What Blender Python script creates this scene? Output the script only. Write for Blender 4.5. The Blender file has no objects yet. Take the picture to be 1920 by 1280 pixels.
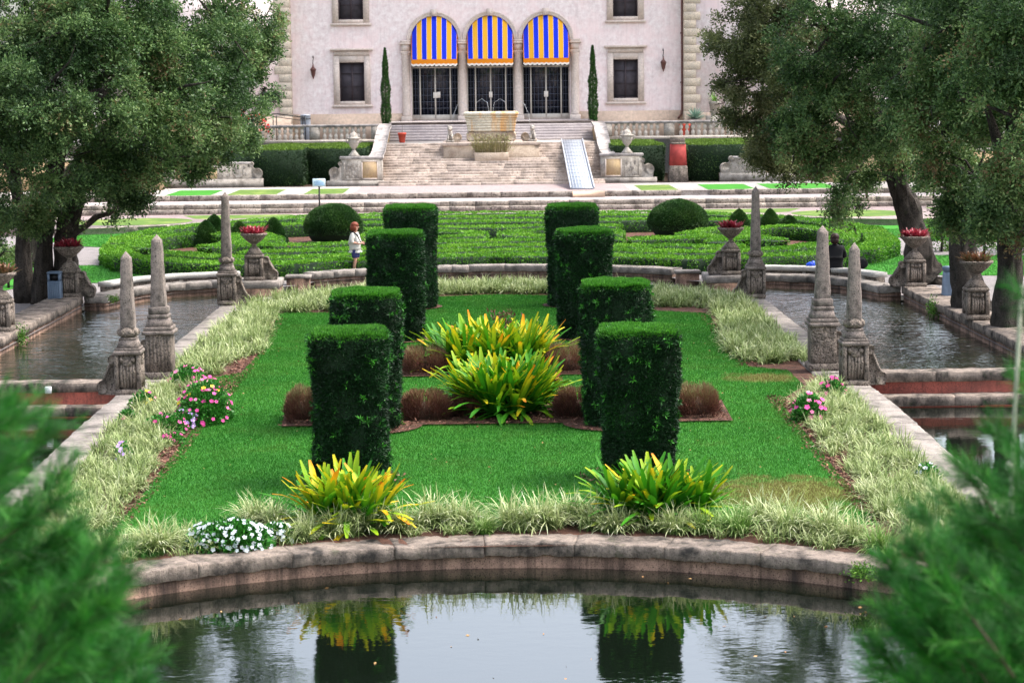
import bpy, math, random
import numpy as np
from mathutils import Vector, Matrix, noise
from mathutils.geometry import tessellate_polygon

random.seed(7)
R = np.random.default_rng(11)
SC = bpy.context.scene
COL = SC.collection
RAD = math.radians

# ------------------------------------------------------------------ camera
F, RHO, CH = 4000.0, 0.0115, 6.1          # focal length in photo pixels, roll, eye height


def _n(v):
    return v / np.linalg.norm(v)


_Y = _n(np.array([-40.0, 475.0, -F]))
_h = np.array([math.cos(RHO), math.sin(RHO), 0.0])
_X = _n(_h - _h.dot(_Y) * _Y)
_Z = np.cross(_X, _Y)
CM = np.stack([_X, _Y, _Z])


def at(px, py, z=0.0):
    """photo pixel -> point on the level z"""
    d = CM @ np.array([px - 960.0, 640.0 - py, -F])
    t = (z - CH) / d[2]
    return np.array([d[0] * t, d[1] * t, z])


def atY(px, py, Y):
    """photo pixel -> point at the distance Y"""
    d = CM @ np.array([px - 960.0, 640.0 - py, -F])
    t = Y / d[1]
    return np.array([d[0] * t, Y, CH + d[2] * t])


cam = bpy.data.cameras.new("camera")
camo = bpy.data.objects.new("camera", cam)
COL.objects.link(camo)
m4 = Matrix.Identity(4)
for i in range(3):
    for j in range(3):
        m4[i][j] = float(CM[i][j])
m4[2][3] = CH
camo.matrix_world = m4
cam.sensor_width = 36.0
cam.sensor_fit = 'HORIZONTAL'
cam.lens = 36.0 * F / 1920.0
cam.clip_start = 0.1
cam.clip_end = 3000.0
cam.dof.use_dof = True
cam.dof.focus_distance = 46.0
cam.dof.aperture_fstop = 3.6
SC.camera = camo

# ------------------------------------------------------------------ world, sun, exposure
SUN_EL, SUN_ROT = RAD(59), RAD(84)
w = bpy.data.worlds.new("World")
SC.world = w
w.use_nodes = True
nt = w.node_tree
nt.nodes.clear()
sky = nt.nodes.new('ShaderNodeTexSky')
sky.sky_type = 'NISHITA'
sky.sun_disc = False
sky.sun_elevation = SUN_EL
sky.sun_rotation = SUN_ROT
sky.air_density = 1.0
sky.dust_density = 4.0
sky.ozone_density = 1.0
hs = nt.nodes.new('ShaderNodeHueSaturation')
hs.inputs['Saturation'].default_value = 0.52
hs.inputs['Value'].default_value = 1.0
bg = nt.nodes.new('ShaderNodeBackground')
bg.inputs['Strength'].default_value = 0.15
wo = nt.nodes.new('ShaderNodeOutputWorld')
nt.links.new(sky.outputs[0], hs.inputs['Color'])
nt.links.new(hs.outputs[0], bg.inputs['Color'])
nt.links.new(bg.outputs[0], wo.inputs['Surface'])
sl = bpy.data.lights.new("sun", 'SUN')
sl.energy = 1.5
sl.angle = RAD(16)
sl.color = (1.0, 0.96, 0.9)
so = bpy.data.objects.new("sun", sl)
COL.objects.link(so)
# hazy high light from the right
sd = Vector((0.512, 0.054, 0.857)).normalized()
so.rotation_euler = sd.to_track_quat('Z', 'Y').to_euler()
SC.view_settings.view_transform = 'Standard'
SC.view_settings.look = 'None'
SC.view_settings.exposure = 1.75
SC.view_settings.gamma = 1.0
SC.view_settings.use_curve_mapping = False

# ------------------------------------------------------------------ tagging
def tag(o, label=None, cat=None, group=None, kind=None):
    if label: o['label'] = label
    if cat: o['category'] = cat
    if group: o['group'] = group
    if kind: o['kind'] = kind
    return o


def empty(name, loc, label=None, cat=None, group=None, rz=0.0):
    o = bpy.data.objects.new(name, None)
    o.empty_display_size = 0.2
    COL.objects.link(o)
    o.location = [float(v) for v in loc]
    o.rotation_euler = (0, 0, rz)
    return tag(o, label, cat, group)


def mk(name, V, Fs, mat, parent=None, smooth=False, tint=None, mats=None, mi=None):
    """one mesh object from arrays; tint = one value per vertex"""
    V = np.asarray(V, dtype=np.float32).reshape(-1, 3)
    me = bpy.data.meshes.new(name)
    if isinstance(Fs, np.ndarray):
        m, k = Fs.shape
        li = Fs.astype(np.int32).ravel()
        ls = np.arange(0, m * k, k, dtype=np.int32)
    else:
        li = np.fromiter((i for f in Fs for i in f), dtype=np.int32)
        ln = np.array([len(f) for f in Fs], dtype=np.int32)
        ls = np.concatenate([[0], np.cumsum(ln)[:-1]]).astype(np.int32)
        m = len(Fs)
    me.vertices.add(len(V))
    me.vertices.foreach_set('co', V.ravel())
    me.loops.add(len(li))
    me.loops.foreach_set('vertex_index', li)
    me.polygons.add(m)
    me.polygons.foreach_set('loop_start', ls)
    if tint is not None:
        a = me.attributes.new('tint', 'FLOAT', 'POINT')
        a.data.foreach_set('value', np.asarray(tint, dtype=np.float32).ravel())
    for mm in (mats or [mat]):
        me.materials.append(mm)
    if mi is not None:
        me.polygons.foreach_set('material_index', np.asarray(mi, dtype=np.int32))
    me.update(calc_edges=True)
    me.validate()
    if smooth:
        me.polygons.foreach_set('use_smooth', np.ones(m, dtype=bool))
    o = bpy.data.objects.new(name, me)
    COL.objects.link(o)
    if parent is not None:
        o.parent = parent
    return o


class G:
    """collects solids into one mesh"""
    def __init__(s):
        s.V, s.F, s.n, s.M = [], [], 0, []

    def add(s, V, Fs, mi=0):
        V = np.asarray(V, dtype=float).reshape(-1, 3)
        s.V.append(V)
        for f in Fs:
            s.F.append(tuple(int(i) + s.n for i in f))
            s.M.append(mi)
        s.n += len(V)
        return s

    def box(s, c, d, rz=0.0, taper=1.0, mi=0, bev=0.0):
        """c = centre of the base, d = size; taper scales the top"""
        x, y, z = d[0] / 2, d[1] / 2, d[2]
        if bev > 0 and min(x, y, z / 2) > bev:
            b = bev
            lv = [(0, -b), (b, 0), (z - b, 0), (z, -b)]
            V = []
            for (h, o) in lv:
                k = 1 + (taper - 1) * h / z
                X, Y = x * k + o, y * k + o
                q = b * .8
                V += [(-X + q, -Y, h), (X - q, -Y, h), (X, -Y + q, h), (X, Y - q, h), (X - q, Y, h), (-X + q, Y, h), (-X, Y - q, h), (-X, -Y + q, h)]
            Fs = [tuple(range(7, -1, -1)), tuple(range(24, 32))]
            for l in range(3):
                for i in range(8):
                    j = (i + 1) % 8
                    Fs.append((l * 8 + i, l * 8 + j, l * 8 + 8 + j, l * 8 + 8 + i))
        else:
            t = taper
            V = [(-x, -y, 0), (x, -y, 0), (x, y, 0), (-x, y, 0), (-x * t, -y * t, z), (x * t, -y * t, z), (x * t, y * t, z), (-x * t, y * t, z)]
            Fs = [(3, 2, 1, 0), (4, 5, 6, 7), (0, 1, 5, 4), (1, 2, 6, 5), (2, 3, 7, 6), (3, 0, 4, 7)]
        V = np.array(V, dtype=float)
        if rz:
            ca, sa = math.cos(rz), math.sin(rz)
            V[:, :2] = V[:, :2] @ np.array([[ca, sa], [-sa, ca]])
        return s.add(V + np.array(c, dtype=float), Fs, mi)

    def bx(s, x0, x1, y0, y1, z0, z1, mi=0, bev=0.0):
        return s.box(((x0 + x1) / 2, (y0 + y1) / 2, z0), (x1 - x0, y1 - y0, z1 - z0), mi=mi, bev=bev)

    def lathe(s, prof, c=(0, 0, 0), n=20, mi=0, fl=0.0, nf=12):
        """prof = [(r, z)...]; fl = flute depth"""
        V, Fs = [], []
        for (r, z) in prof:
            for i in range(n):
                a = 2 * math.pi * i / n
                rr = r * (1 + fl * math.cos(nf * a))
                V.append((c[0] + rr * math.cos(a), c[1] + rr * math.sin(a), c[2] + z))
        for l in range(len(prof) - 1):
            for i in range(n):
                j = (i + 1) % n
                Fs.append((l * n + i, l * n + j, (l + 1) * n + j, (l + 1) * n + i))
        Fs.append(tuple(range(n - 1, -1, -1)))
        Fs.append(tuple(range((len(prof) - 1) * n, len(prof) * n)))
        return s.add(V, Fs, mi)

    def tube(s, pts, rad, n=8, mi=0, wob=0.0):
        pts = [Vector(p) for p in pts]
        V, Fs = [], []
        for k, p in enumerate(pts):
            a = pts[max(0, k - 1)]; b = pts[min(len(pts) - 1, k + 1)]
            t = (b - a).normalized()
            u = t.cross(Vector((0.31, 0.95, 0.1))).normalized()
            v = t.cross(u)
            r = rad[k] if hasattr(rad, '__len__') else rad
            for i in range(n):
                an = 2 * math.pi * i / n
                q = 1 + wob * noise.noise(Vector((p.x * 2 + 7 * math.cos(an), p.y * 2 + 7 * math.sin(an), p.z * 1.5)))
                V.append(p + (u * math.cos(an) + v * math.sin(an)) * r * q)
        for k in range(len(pts) - 1):
            for i in range(n):
                j = (i + 1) % n
                Fs.append((k * n + i, k * n + j, (k + 1) * n + j, (k + 1) * n + i))
        Fs.append(tuple(range(n - 1, -1, -1)))
        Fs.append(tuple(range((len(pts) - 1) * n, len(pts) * n)))
        return s.add([tuple(v) for v in V], Fs, mi)

    def prism(s, poly, a0, a1, ax='z', mi=0):
        """poly of 2-d points extruded along ax"""
        n = len(poly)
        V = []
        for a in (a0, a1):
            for (p, q) in poly:
                V.append({'z': (p, q, a), 'y': (p, a, q), 'x': (a, p, q)}[ax])
        Fs = [(i, (i + 1) % n, n + (i + 1) % n, n + i) for i in range(n)]
        t = tessellate_polygon([[Vector((p, q, 0)) for p, q in poly]])
        for f in t:
            Fs.append(tuple(f)); Fs.append(tuple(n + i for i in reversed(f)))
        return s.add(V, Fs, mi)

    def ball(s, c, r, mi=0, n=12, m=8):
        r = r if hasattr(r, '__len__') else (r, r, r)
        V, Fs = [], []
        for l in range(m + 1):
            th = math.pi * l / m
            for i in range(n):
                a = 2 * math.pi * i / n
                V.append((c[0] + r[0] * math.sin(th) * math.cos(a), c[1] + r[1] * math.sin(th) * math.sin(a), c[2] + r[2] * math.cos(th)))
        for l in range(m):
            for i in range(n):
                j = (i + 1) % n
                Fs.append((l * n + i, (l + 1) * n + i, (l + 1) * n + j, l * n + j))
        return s.add(V, Fs, mi)

    def out(s, name, mat, parent=None, smooth=False, mats=None, jit=0.0, jf=3.0):
        V = np.concatenate(s.V)
        if jit:
            for k in range(len(V)):
                d = noise.noise_vector(Vector(V[k]) * jf)
                V[k] += np.array(d) * jit
        return mk(name, V, s.F, mat, parent, smooth, mats=mats, mi=s.M if mats else None)


# ------------------------------------------------------------------ materials
def newmat(name):
    m = bpy.data.materials.new(name)
    m.use_nodes = True
    nt = m.node_tree
    return m, nt, nt.nodes['Principled BSDF'], nt.nodes['Material Output']


def N(nt, t, **kw):
    n = nt.nodes.new(t)
    for k, v in kw.items():
        if k in n.inputs: n.inputs[k].default_value = v
        else: setattr(n, k, v)
    return n


def ramp(nt, stops, fac):
    r = nt.nodes.new('ShaderNodeValToRGB')
    e = r.color_ramp.elements
    while len(e) < len(stops): e.new(0.5)
    for i, (p, c) in enumerate(stops):
        e[i].position = p
        e[i].color = (*c, 1) if len(c) == 3 else c
    nt.links.new(fac, r.inputs[0])
    return r.outputs[0]


def noise_n(nt, co, scale, detail=6, rough=0.6):
    n = N(nt, 'ShaderNodeTexNoise', Scale=scale, Detail=detail, Roughness=rough)
    nt.links.new(co, n.inputs['Vector'])
    return n.outputs[0]


def mixc(nt, a, b, fac, mode='MIX'):
    m = nt.nodes.new('ShaderNodeMix')
    m.data_type = 'RGBA'
    m.blend_type = mode
    for s, v in ((m.inputs[6], a), (m.inputs[7], b), (m.inputs[0], fac)):
        if hasattr(v, 'links'): nt.links.new(v, s)
        elif hasattr(v, '__len__'): s.default_value = (*v, 1)
        else: s.default_value = v
    return m.outputs[2]


def bump(nt, b, h, strength, dist=0.02):
    n = N(nt, 'ShaderNodeBump', Strength=strength, Distance=dist)
    nt.links.new(h, n.inputs['Height'])
    nt.links.new(n.outputs[0], b.inputs['Normal'])


def stone(name, base, dark, stain=None, scale=1.0, dirt=0.5, streak=0.0, bumpk=0.6, rough=0.9, moss=0.0, pits=60, pk=(.36, .46)):
    m, nt, b, o = newmat(name)
    tc = N(nt, 'ShaderNodeTexCoord').outputs['Object']
    n1 = noise_n(nt, tc, 1.7 * scale, 8, .65)
    n2 = noise_n(nt, tc, 14 * scale, 6, .7)
    n3 = noise_n(nt, tc, pits * scale, 3, .7)
    lo = tuple(c * .72 for c in base)
    hi = tuple(min(.9, c * 1.18) for c in base)
    c = ramp(nt, [(.3, lo), (.7, hi)], n2)
    f = ramp(nt, [(.5 - .12 * dirt, (0, 0, 0)), (.5 + .25 * (1 - dirt) + .05, (1, 1, 1))], n1)
    c = mixc(nt, c, dark, f)
    if stain is not None:
        mp = N(nt, 'ShaderNodeMapping')
        mp.inputs['Scale'].default_value = (3, 3, .35)
        nt.links.new(tc, mp.inputs[0])
        ns = noise_n(nt, mp.outputs[0], 1.3 * scale, 5, .6)
        c = mixc(nt, c, stain, ramp(nt, [(.48, (0, 0, 0)), (.68, (1, 1, 1))], ns))
    if streak:
        mp = N(nt, 'ShaderNodeMapping')
        mp.inputs['Scale'].default_value = (6, 6, .5)
        nt.links.new(tc, mp.inputs[0])
        ns = noise_n(nt, mp.outputs[0], 1.2, 5, .7)
        c = mixc(nt, c, tuple(v * .35 for v in dark), ramp(nt, [(.5, (0, 0, 0)), (.72, (streak,) * 3)], ns))
    if moss:
        nm = noise_n(nt, tc, 2.6, 5, .7)
        c = mixc(nt, c, (.045, .07, .015), ramp(nt, [(.6, (0, 0, 0)), (.72, (moss,) * 3)], nm))
    pit = ramp(nt, [(pk[0], (0, 0, 0)), (pk[1], (1, 1, 1))], n3)
    c = mixc(nt, tuple(v * .45 for v in dark), c, pit)
    nt.links.new(c, b.inputs['Base Color'])
    b.inputs['Roughness'].default_value = rough
    b.inputs['Specular IOR Level'].default_value = .25
    ad = N(nt, 'ShaderNodeMath', operation='ADD')
    nt.links.new(n2, ad.inputs[0]); nt.links.new(n3, ad.inputs[1])
    bump(nt, b, ad.outputs[0], bumpk, .03 if name != 'bark' else .12)
    return m


def plain(name, col, rough=.7, var=.12, scale=8, metal=0.0, bk=.1):
    m, nt, b, o = newmat(name)
    tc = N(nt, 'ShaderNodeTexCoord').outputs['Object']
    n1 = noise_n(nt, tc, scale, 5, .6)
    nt.links.new(ramp(nt, [(.3, tuple(c * (1 - var) for c in col)), (.7, tuple(min(1, c * (1 + var)) for c in col))], n1), b.inputs['Base Color'])
    b.inputs['Roughness'].default_value = rough
    b.inputs['Metallic'].default_value = metal
    b.inputs['Specular IOR Level'].default_value = .35
    bump(nt, b, n1, bk, .01)
    return m


def leafm(name, stops, rough=.55, trans=.2, spec=.3, var=.25, vs=1.2):
    """leaf colour from the mesh's tint attribute, varied slowly over the plant"""
    m, nt, b, o = newmat(name)
    at_ = N(nt, 'ShaderNodeAttribute', attribute_name='tint')
    c = ramp(nt, stops, at_.outputs['Fac'])
    geo = N(nt, 'ShaderNodeNewGeometry')
    n1 = noise_n(nt, geo.outputs['Position'], vs, 3, .6)
    c = mixc(nt, c, ramp(nt, [(.3, (1 - var,) * 3), (.7, (1, 1, 1))], n1), 1.0, 'MULTIPLY')
    nt.links.new(c, b.inputs['Base Color'])
    b.inputs['Roughness'].default_value = rough
    b.inputs['Specular IOR Level'].default_value = spec
    if trans:
        t = N(nt, 'ShaderNodeBsdfTranslucent')
        nt.links.new(c, t.inputs['Color'])
        mx = N(nt, 'ShaderNodeMixShader')
        mx.inputs[0].default_value = trans
        nt.links.new(b.outputs[0], mx.inputs[1]); nt.links.new(t.outputs[0], mx.inputs[2])
        nt.links.new(mx.outputs[0], o.inputs[0])
    return m


def grassm(name, lo, hi, dry, dryk=.62, spot=None, sc=1.0):
    """turf: used for the sheet and for the blades standing on it"""
    m, nt, b, o = newmat(name)
    pos = N(nt, 'ShaderNodeNewGeometry').outputs['Position']
    n1 = noise_n(nt, pos, 30 * sc, 4, .7)
    n2 = noise_n(nt, pos, .9, 6, .65)
    c = ramp(nt, [(.3, lo), (.72, hi)], n1)
    c = mixc(nt, c, tuple(v * .78 for v in lo), ramp(nt, [(.4, (0, 0, 0)), (.8, (.5, .5, .5))], noise_n(nt, pos, .35, 3, .5)))
    f = ramp(nt, [(dryk, (0, 0, 0)), (dryk + .12, (.75, .75, .75))], n2)
    c = mixc(nt, c, dry, f)
    if spot:
        for (x, y, rx, ry) in spot:
            mp = N(nt, 'ShaderNodeMapping')
            mp.inputs['Scale'].default_value = (1 / rx, 1 / ry, 0)
            mp.inputs['Location'].default_value = (-x / rx, -y / ry, 0)
            nt.links.new(pos, mp.inputs[0])
            ln = N(nt, 'ShaderNodeVectorMath', operation='LENGTH')
            nt.links.new(mp.outputs[0], ln.inputs[0])
            n4 = noise_n(nt, pos, 2.4, 5, .75)
            su = N(nt, 'ShaderNodeMath', operation='SUBTRACT')
            nt.links.new(n4, su.inputs[0]); nt.links.new(ln.outputs['Value'], su.inputs[1])
            ff = ramp(nt, [(0.0, (0, 0, 0)), (.25, (.8, .8, .8))], su.outputs[0])
            c = mixc(nt, c, dry, ff)
    nt.links.new(c, b.inputs['Base Color'])
    b.inputs['Roughness'].default_value = .8
    b.inputs['Specular IOR Level'].default_value = .15
    bump(nt, b, n1, .5, .03)
    return m


def waterm(name, col, rip, sc, stretch=(1, 2.2, 1), ior=1.5):
    m, nt, b, o = newmat(name)
    pos = N(nt, 'ShaderNodeNewGeometry').outputs['Position']
    mp = N(nt, 'ShaderNodeMapping')
    mp.inputs['Scale'].default_value = stretch
    nt.links.new(pos, mp.inputs[0])
    n1 = noise_n(nt, mp.outputs[0], sc, 3, .55)
    n2 = noise_n(nt, mp.outputs[0], sc * 3.1, 2, .5)
    n0 = noise_n(nt, pos, .25, 3, .5)
    ad = N(nt, 'ShaderNodeMath', operation='MULTIPLY_ADD')
    nt.links.new(n2, ad.inputs[0]); ad.inputs[1].default_value = .3; nt.links.new(n1, ad.inputs[2])
    mu = N(nt, 'ShaderNodeMath', operation='MULTIPLY')
    nt.links.new(ad.outputs[0], mu.inputs[0])
    nt.links.new(ramp(nt, [(.35, (.35,) * 3), (.65, (1, 1, 1))], n0), mu.inputs[1])
    b.inputs['Base Color'].default_value = (*col, 1)
    b.inputs['Roughness'].default_value = .03
    b.inputs['IOR'].default_value = ior
    b.inputs['Specular IOR Level'].default_value = .5
    bump(nt, b, mu.outputs[0], 1.0, rip)
    return m


M = {}
M['cop'] = stone('coping_stone', (.33, .265, .22), (.045, .04, .036), scale=1.6, dirt=.62, moss=.5, bumpk=1.0, pits=34, pk=(.30, .43), streak=.5)
M['cop_side'] = stone('coping_stone_pale', (.32, .28, .25), (.10, .09, .08), scale=1.0, dirt=.5, moss=.35, bumpk=1.0, pits=34, pk=(.30, .42))
M['obel'] = stone('carved_stone', (.30, .245, .215), (.07, .062, .055), scale=2.2, dirt=.38, streak=.6, bumpk=1.0, pits=15, pk=(.34, .44))
M['ped'] = stone('weathered_stone', (.29, .235, .195), (.075, .064, .054), scale=1.8, dirt=.45, streak=.6, bumpk=1.0, moss=.25, pits=14, pk=(.38, .47))
M['poolwall'] = stone('pool_wall', (.32, .20, .145), (.08, .05, .038), stain=(.05, .035, .028), scale=.9, dirt=.5, streak=.9, bumpk=.4)
M['redwall'] = stone('red_stained_wall', (.21, .055, .042), (.06, .022, .018), scale=.9, dirt=.45, streak=.6, bumpk=.4)
M['cream'] = stone('cream_stone', (.52, .42, .33), (.30, .22, .16), scale=.9, dirt=.35, bumpk=.4)
M['step'] = stone('step_stone', (.56, .455, .385), (.22, .175, .14), scale=.8, dirt=.48, streak=.5, bumpk=.8)
M['kerb'] = stone('kerb_stone', (.40, .34, .29), (.15, .125, .105), scale=1.1, dirt=.55, streak=.5, bumpk=.9, pits=10, pk=(.38, .46))
M['paving'] = stone('pale_paving', (.39, .355, .33), (.26, .235, .215), scale=.5, dirt=.35, bumpk=.3)
M['pinkpave'] = stone('pink_paving', (.33, .255, .245), (.23, .185, .18), scale=.6, dirt=.4, bumpk=.3)
M['greystep'] = stone('grey_step_stone', (.42, .37, .36), (.28, .25, .25), scale=.5, dirt=.35, bumpk=.3)
M['gravel'] = stone('gravel_path', (.24, .215, .21), (.15, .137, .133), scale=1.5, dirt=.3, bumpk=.5)
M['mulch'] = stone('bark_mulch', (.16, .075, .05), (.05, .025, .018), scale=2.5, dirt=.55, bumpk=1.0)
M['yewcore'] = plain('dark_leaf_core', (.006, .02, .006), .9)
M['soil'] = stone('dark_soil', (.085, .05, .03), (.04, .025, .018), scale=1.5, dirt=.5, bumpk=.8)
M['ochre'] = stone('ochre_panel', (.50, .36, .20), (.42, .30, .2), scale=1.0, dirt=.4, bumpk=.3)
M['basin'] = stone('basin_marble', (.60, .56, .46), (.40, .36, .26), stain=(.62, .30, .06), scale=.5, dirt=.3, bumpk=.3)
M['bench'] = stone('bench_stone', (.48, .46, .43), (.34, .32, .30), scale=1.5, dirt=.25, bumpk=.3)
M['pink'] = stone('pink_stucco', (.88, .70, .675), (.84, .655, .63), scale=.25, dirt=.4, bumpk=.05, streak=.2, pk=(.02, .05))
M['quoin'] = stone('quoin_stone', (.62, .52, .40), (.42, .37, .31), scale=.6, dirt=.4, bumpk=.3)
M['trim'] = stone('trim_stone', (.66, .56, .49), (.54, .44, .37), scale=.6, dirt=.35, bumpk=.12, pk=(.2, .3))
M['plinth'] = stone('plinth_stone', (.66, .50, .38), (.60, .44, .33), scale=.4, dirt=.4, bumpk=.1, pk=(.2, .3))
M['rail'] = stone('rail_stone', (.42, .38, .36), (.12, .11, .105), scale=1.0, dirt=.5, bumpk=.5)
M['balus'] = stone('baluster_stone', (.68, .60, .52), (.42, .36, .30), scale=1.0, dirt=.35, bumpk=.3)
M['scroll'] = stone('scroll_stone', (.47, .42, .37), (.20, .175, .15), scale=1.4, dirt=.5, bumpk=.8)
M['bark'] = stone('bark', (.115, .095, .08), (.035, .03, .026), scale=1.6, dirt=.5, streak=1.0, bumpk=1.0, moss=.35, pits=22)
M['darkwood'] = plain('dark_twigs', (.06, .045, .03), .9)
M['frame'] = plain('door_frame_paint', (.55, .50, .43), .5)
M['lead'] = plain('glazing_bars', (.085, .095, .125), .5)
M['shut'] = plain('window_frame_dark', (.05, .035, .04), .6)
M['iron'] = plain('black_iron', (.015, .014, .014), .5)
M['pipe'] = plain('copper_downspout', (.13, .055, .045), .6)
M['terra'] = plain('terracotta', (.50, .07, .04), .75)
M['redpaint'] = plain('red_paint', (.30, .04, .035), .8, var=.35, scale=3)
M['white'] = plain('white_paint', (.60, .61, .63), .5)
M['whitemetal'] = plain('ramp_metal', (.30, .33, .38), .4, var=.05)
M['board'] = plain('plywood_board', (.58, .40, .28), .8)
M['binblue'] = plain('blue_grey_plastic', (.10, .14, .20), .5)
M['black'] = plain('black_cloth', (.004, .004, .006), .8)
M['skin'] = plain('skin', (.52, .29, .21), .6, var=.05)
M['hairr'] = plain('auburn_hair', (.17, .035, .014), .6, var=.3, scale=40, bk=.5)
M['haird'] = plain('dark_red_hair', (.022, .005, .005), .6, var=.3, scale=40, bk=.5)
M['jacket'] = plain('white_cloth', (.50, .49, .45), .85, scale=6)
M['navy'] = plain('navy_cloth', (.03, .035, .12), .85)
M['bluebag'] = plain('blue_plastic', (.01, .07, .62), .4)
M['orange'] = plain('orange_cloth', (.66, .21, .006), .8, var=.04)
M['yellow'] = plain('yellow_cloth', (.74, .37, .02), .8, var=.04)
M['blue'] = plain('blue_cloth', (.002, .025, .62), .8, var=.04)
M['creamcloth'] = plain('cream_cloth', (.75, .68, .60), .8, var=.04)
M['signw'] = plain('sign_panel', (.62, .74, .80), .5, var=.04)
M['signt'] = plain('sign_text', (.10, .30, .60), .5)
M['trunkpale'] = plain('pale_stem', (.36, .33, .27), .8, var=.3)
M['stem'] = plain('twig_brown', (.06, .04, .025), .8)
g_, nt_, b_, o_ = newmat('window_glass')
b_.inputs['Base Color'].default_value = (.006, .008, .016, 1)
b_.inputs['Roughness'].default_value = .12
M['glass'] = g_
M['curtain'] = plain('dim_curtain', (.07, .06, .07), .8, var=.3, scale=3)
g_, nt_, b_, o_ = newmat('water_jet')
b_.inputs['Base Color'].default_value = (.8, .85, .9, 1)
b_.inputs['Roughness'].default_value = .1
b_.inputs['Transmission Weight'].default_value = .6
M['jet'] = g_

M['lawn'] = grassm('lawn_turf', (.016, .10, .010), (.04, .18, .02), (.13, .14, .03), .66, spot=[(4.5, 32.2, 2.9, 3.0), (5.6, 44.2, 1.7, 1.6)])
M['lawn2'] = grassm('garden_turf', (.025, .15, .010), (.05, .25, .02), (.16, .24, .03), .7, sc=.6)
M['lawn3'] = grassm('terrace_turf', (.065, .125, .018), (.11, .18, .035), (.20, .25, .06), .5, sc=.12)
M['watf'] = waterm('front_pool_water', (.003, .005, .003), .003, 2.2, (1, 1.6, 1), 2.7)
M['watu'] = waterm('upper_pool_water', (.012, .016, .008), .12, 1.9, (1, 1.7, 1), 2.15)

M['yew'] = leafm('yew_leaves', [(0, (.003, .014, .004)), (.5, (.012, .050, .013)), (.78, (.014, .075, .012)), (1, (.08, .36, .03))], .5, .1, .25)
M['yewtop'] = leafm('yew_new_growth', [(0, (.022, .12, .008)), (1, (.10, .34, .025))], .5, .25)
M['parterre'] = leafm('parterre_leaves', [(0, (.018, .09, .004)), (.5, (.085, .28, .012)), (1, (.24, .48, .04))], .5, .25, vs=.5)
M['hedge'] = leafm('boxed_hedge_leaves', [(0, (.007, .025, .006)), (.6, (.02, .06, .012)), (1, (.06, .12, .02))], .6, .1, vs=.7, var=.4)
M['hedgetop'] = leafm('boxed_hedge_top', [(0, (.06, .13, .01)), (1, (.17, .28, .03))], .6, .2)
M['dome'] = leafm('clipped_dome_leaves', [(0, (.012, .05, .008)), (.6, (.032, .105, .015)), (1, (.09, .17, .03))], .6, .1, vs=1.5, var=.4)
M['tree'] = leafm('oak_leaves', [(0, (.026, .060, .018)), (.35, (.065, .14, .040)), (.6, (.145, .24, .075)), (.8, (.22, .34, .11)), (.92, (.25, .32, .13)), (1, (.22, .15, .07))], .5, .35, vs=.45, var=.35)
M['tree2'] = leafm('olive_oak_leaves', [(0, (.055, .075, .027)), (.45, (.14, .165, .06)), (.8, (.21, .24, .10)), (1, (.33, .33, .16))], .55, .35, vs=.45, var=.4)
M['fartree'] = leafm('far_leaves', [(0, (.01, .03, .01)), (1, (.05, .11, .03))], .6, .1, vs=.3, var=.5)
M['shrub'] = leafm('shrub_leaves', [(0, (.03, .10, .01)), (1, (.16, .34, .03))], .6, .2)
M['lir'] = leafm('variegated_grass', [(0, (.07, .14, .03)), (.35, (.26, .34, .11)), (.7, (.54, .58, .30)), (1, (.80, .82, .62))], .55, .25, vs=2.0, var=.3)
M['lirg'] = leafm('green_grass_tuft', [(0, (.06, .17, .02)), (.5, (.17, .30, .06)), (1, (.55, .60, .30))], .55, .25, vs=2.0)
M['brom'] = leafm('bromeliad_leaves', [(0, (.012, .10, .006)), (.35, (.05, .25, .008)), (.62, (.30, .42, .012)), (.85, (.74, .50, .012)), (1, (.75, .20, .01))], .55, .25, .2, vs=3, var=.2)
M['rbrom'] = leafm('red_bromeliad_leaves', [(0, (.05, .08, .02)), (.35, (.22, .02, .03)), (1, (.50, .05, .09))], .4, .15, .4, var=.3)
M['dbrom'] = leafm('dull_bromeliad_leaves', [(0, (.03, .06, .02)), (.5, (.13, .09, .04)), (1, (.28, .10, .05))], .4, .15, .4, var=.3)
M['heath'] = leafm('red_brown_foliage', [(0, (.06, .03, .02)), (.4, (.17, .06, .045)), (.7, (.22, .12, .06)), (1, (.22, .24, .09))], .7, .15, vs=3)
M['flleaf'] = leafm('flower_leaves', [(0, (.012, .09, .01)), (1, (.06, .28, .03))], .45, .15)
M['pinkfl'] = leafm('pink_petals', [(0, (.55, .03, .22)), (.6, (.75, .09, .35)), (1, (.80, .30, .45))], .6, .25, var=.1)
M['whitefl'] = leafm('white_petals', [(0, (.40, .46, .48)), (1, (.58, .62, .64))], .6, .2, var=.05)
M['purplefl'] = leafm('lilac_petals', [(0, (.38, .20, .60)), (1, (.65, .50, .80))], .6, .2, var=.05)
M['yellowfl'] = leafm('yellow_petals', [(0, (.75, .50, .02)), (1, (.80, .60, .05))], .6, .2, var=.05)
M['redfl'] = leafm('red_petals', [(0, (.60, .02, .02)), (1, (.80, .06, .05))], .6, .2, var=.05)
M['feather'] = leafm('feathery_needles', [(0, (.006, .055, .006)), (.5, (.025, .17, .020)), (1, (.11, .36, .045))], .5, .3, vs=5, var=.45)
M['agave'] = leafm('blue_agave', [(0, (.10, .20, .15)), (1, (.28, .42, .34))], .5, .1)
M['fallen'] = leafm('fallen_leaves', [(0, (.25, .10, .03)), (1, (.55, .35, .15))], .7, 0)

# ------------------------------------------------------------------ leaf geometry
def unit(a):
    return a / np.maximum(np.linalg.norm(a, axis=1, keepdims=True), 1e-9)


def rdir(n):
    return unit(R.normal(size=(n, 3)))


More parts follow.
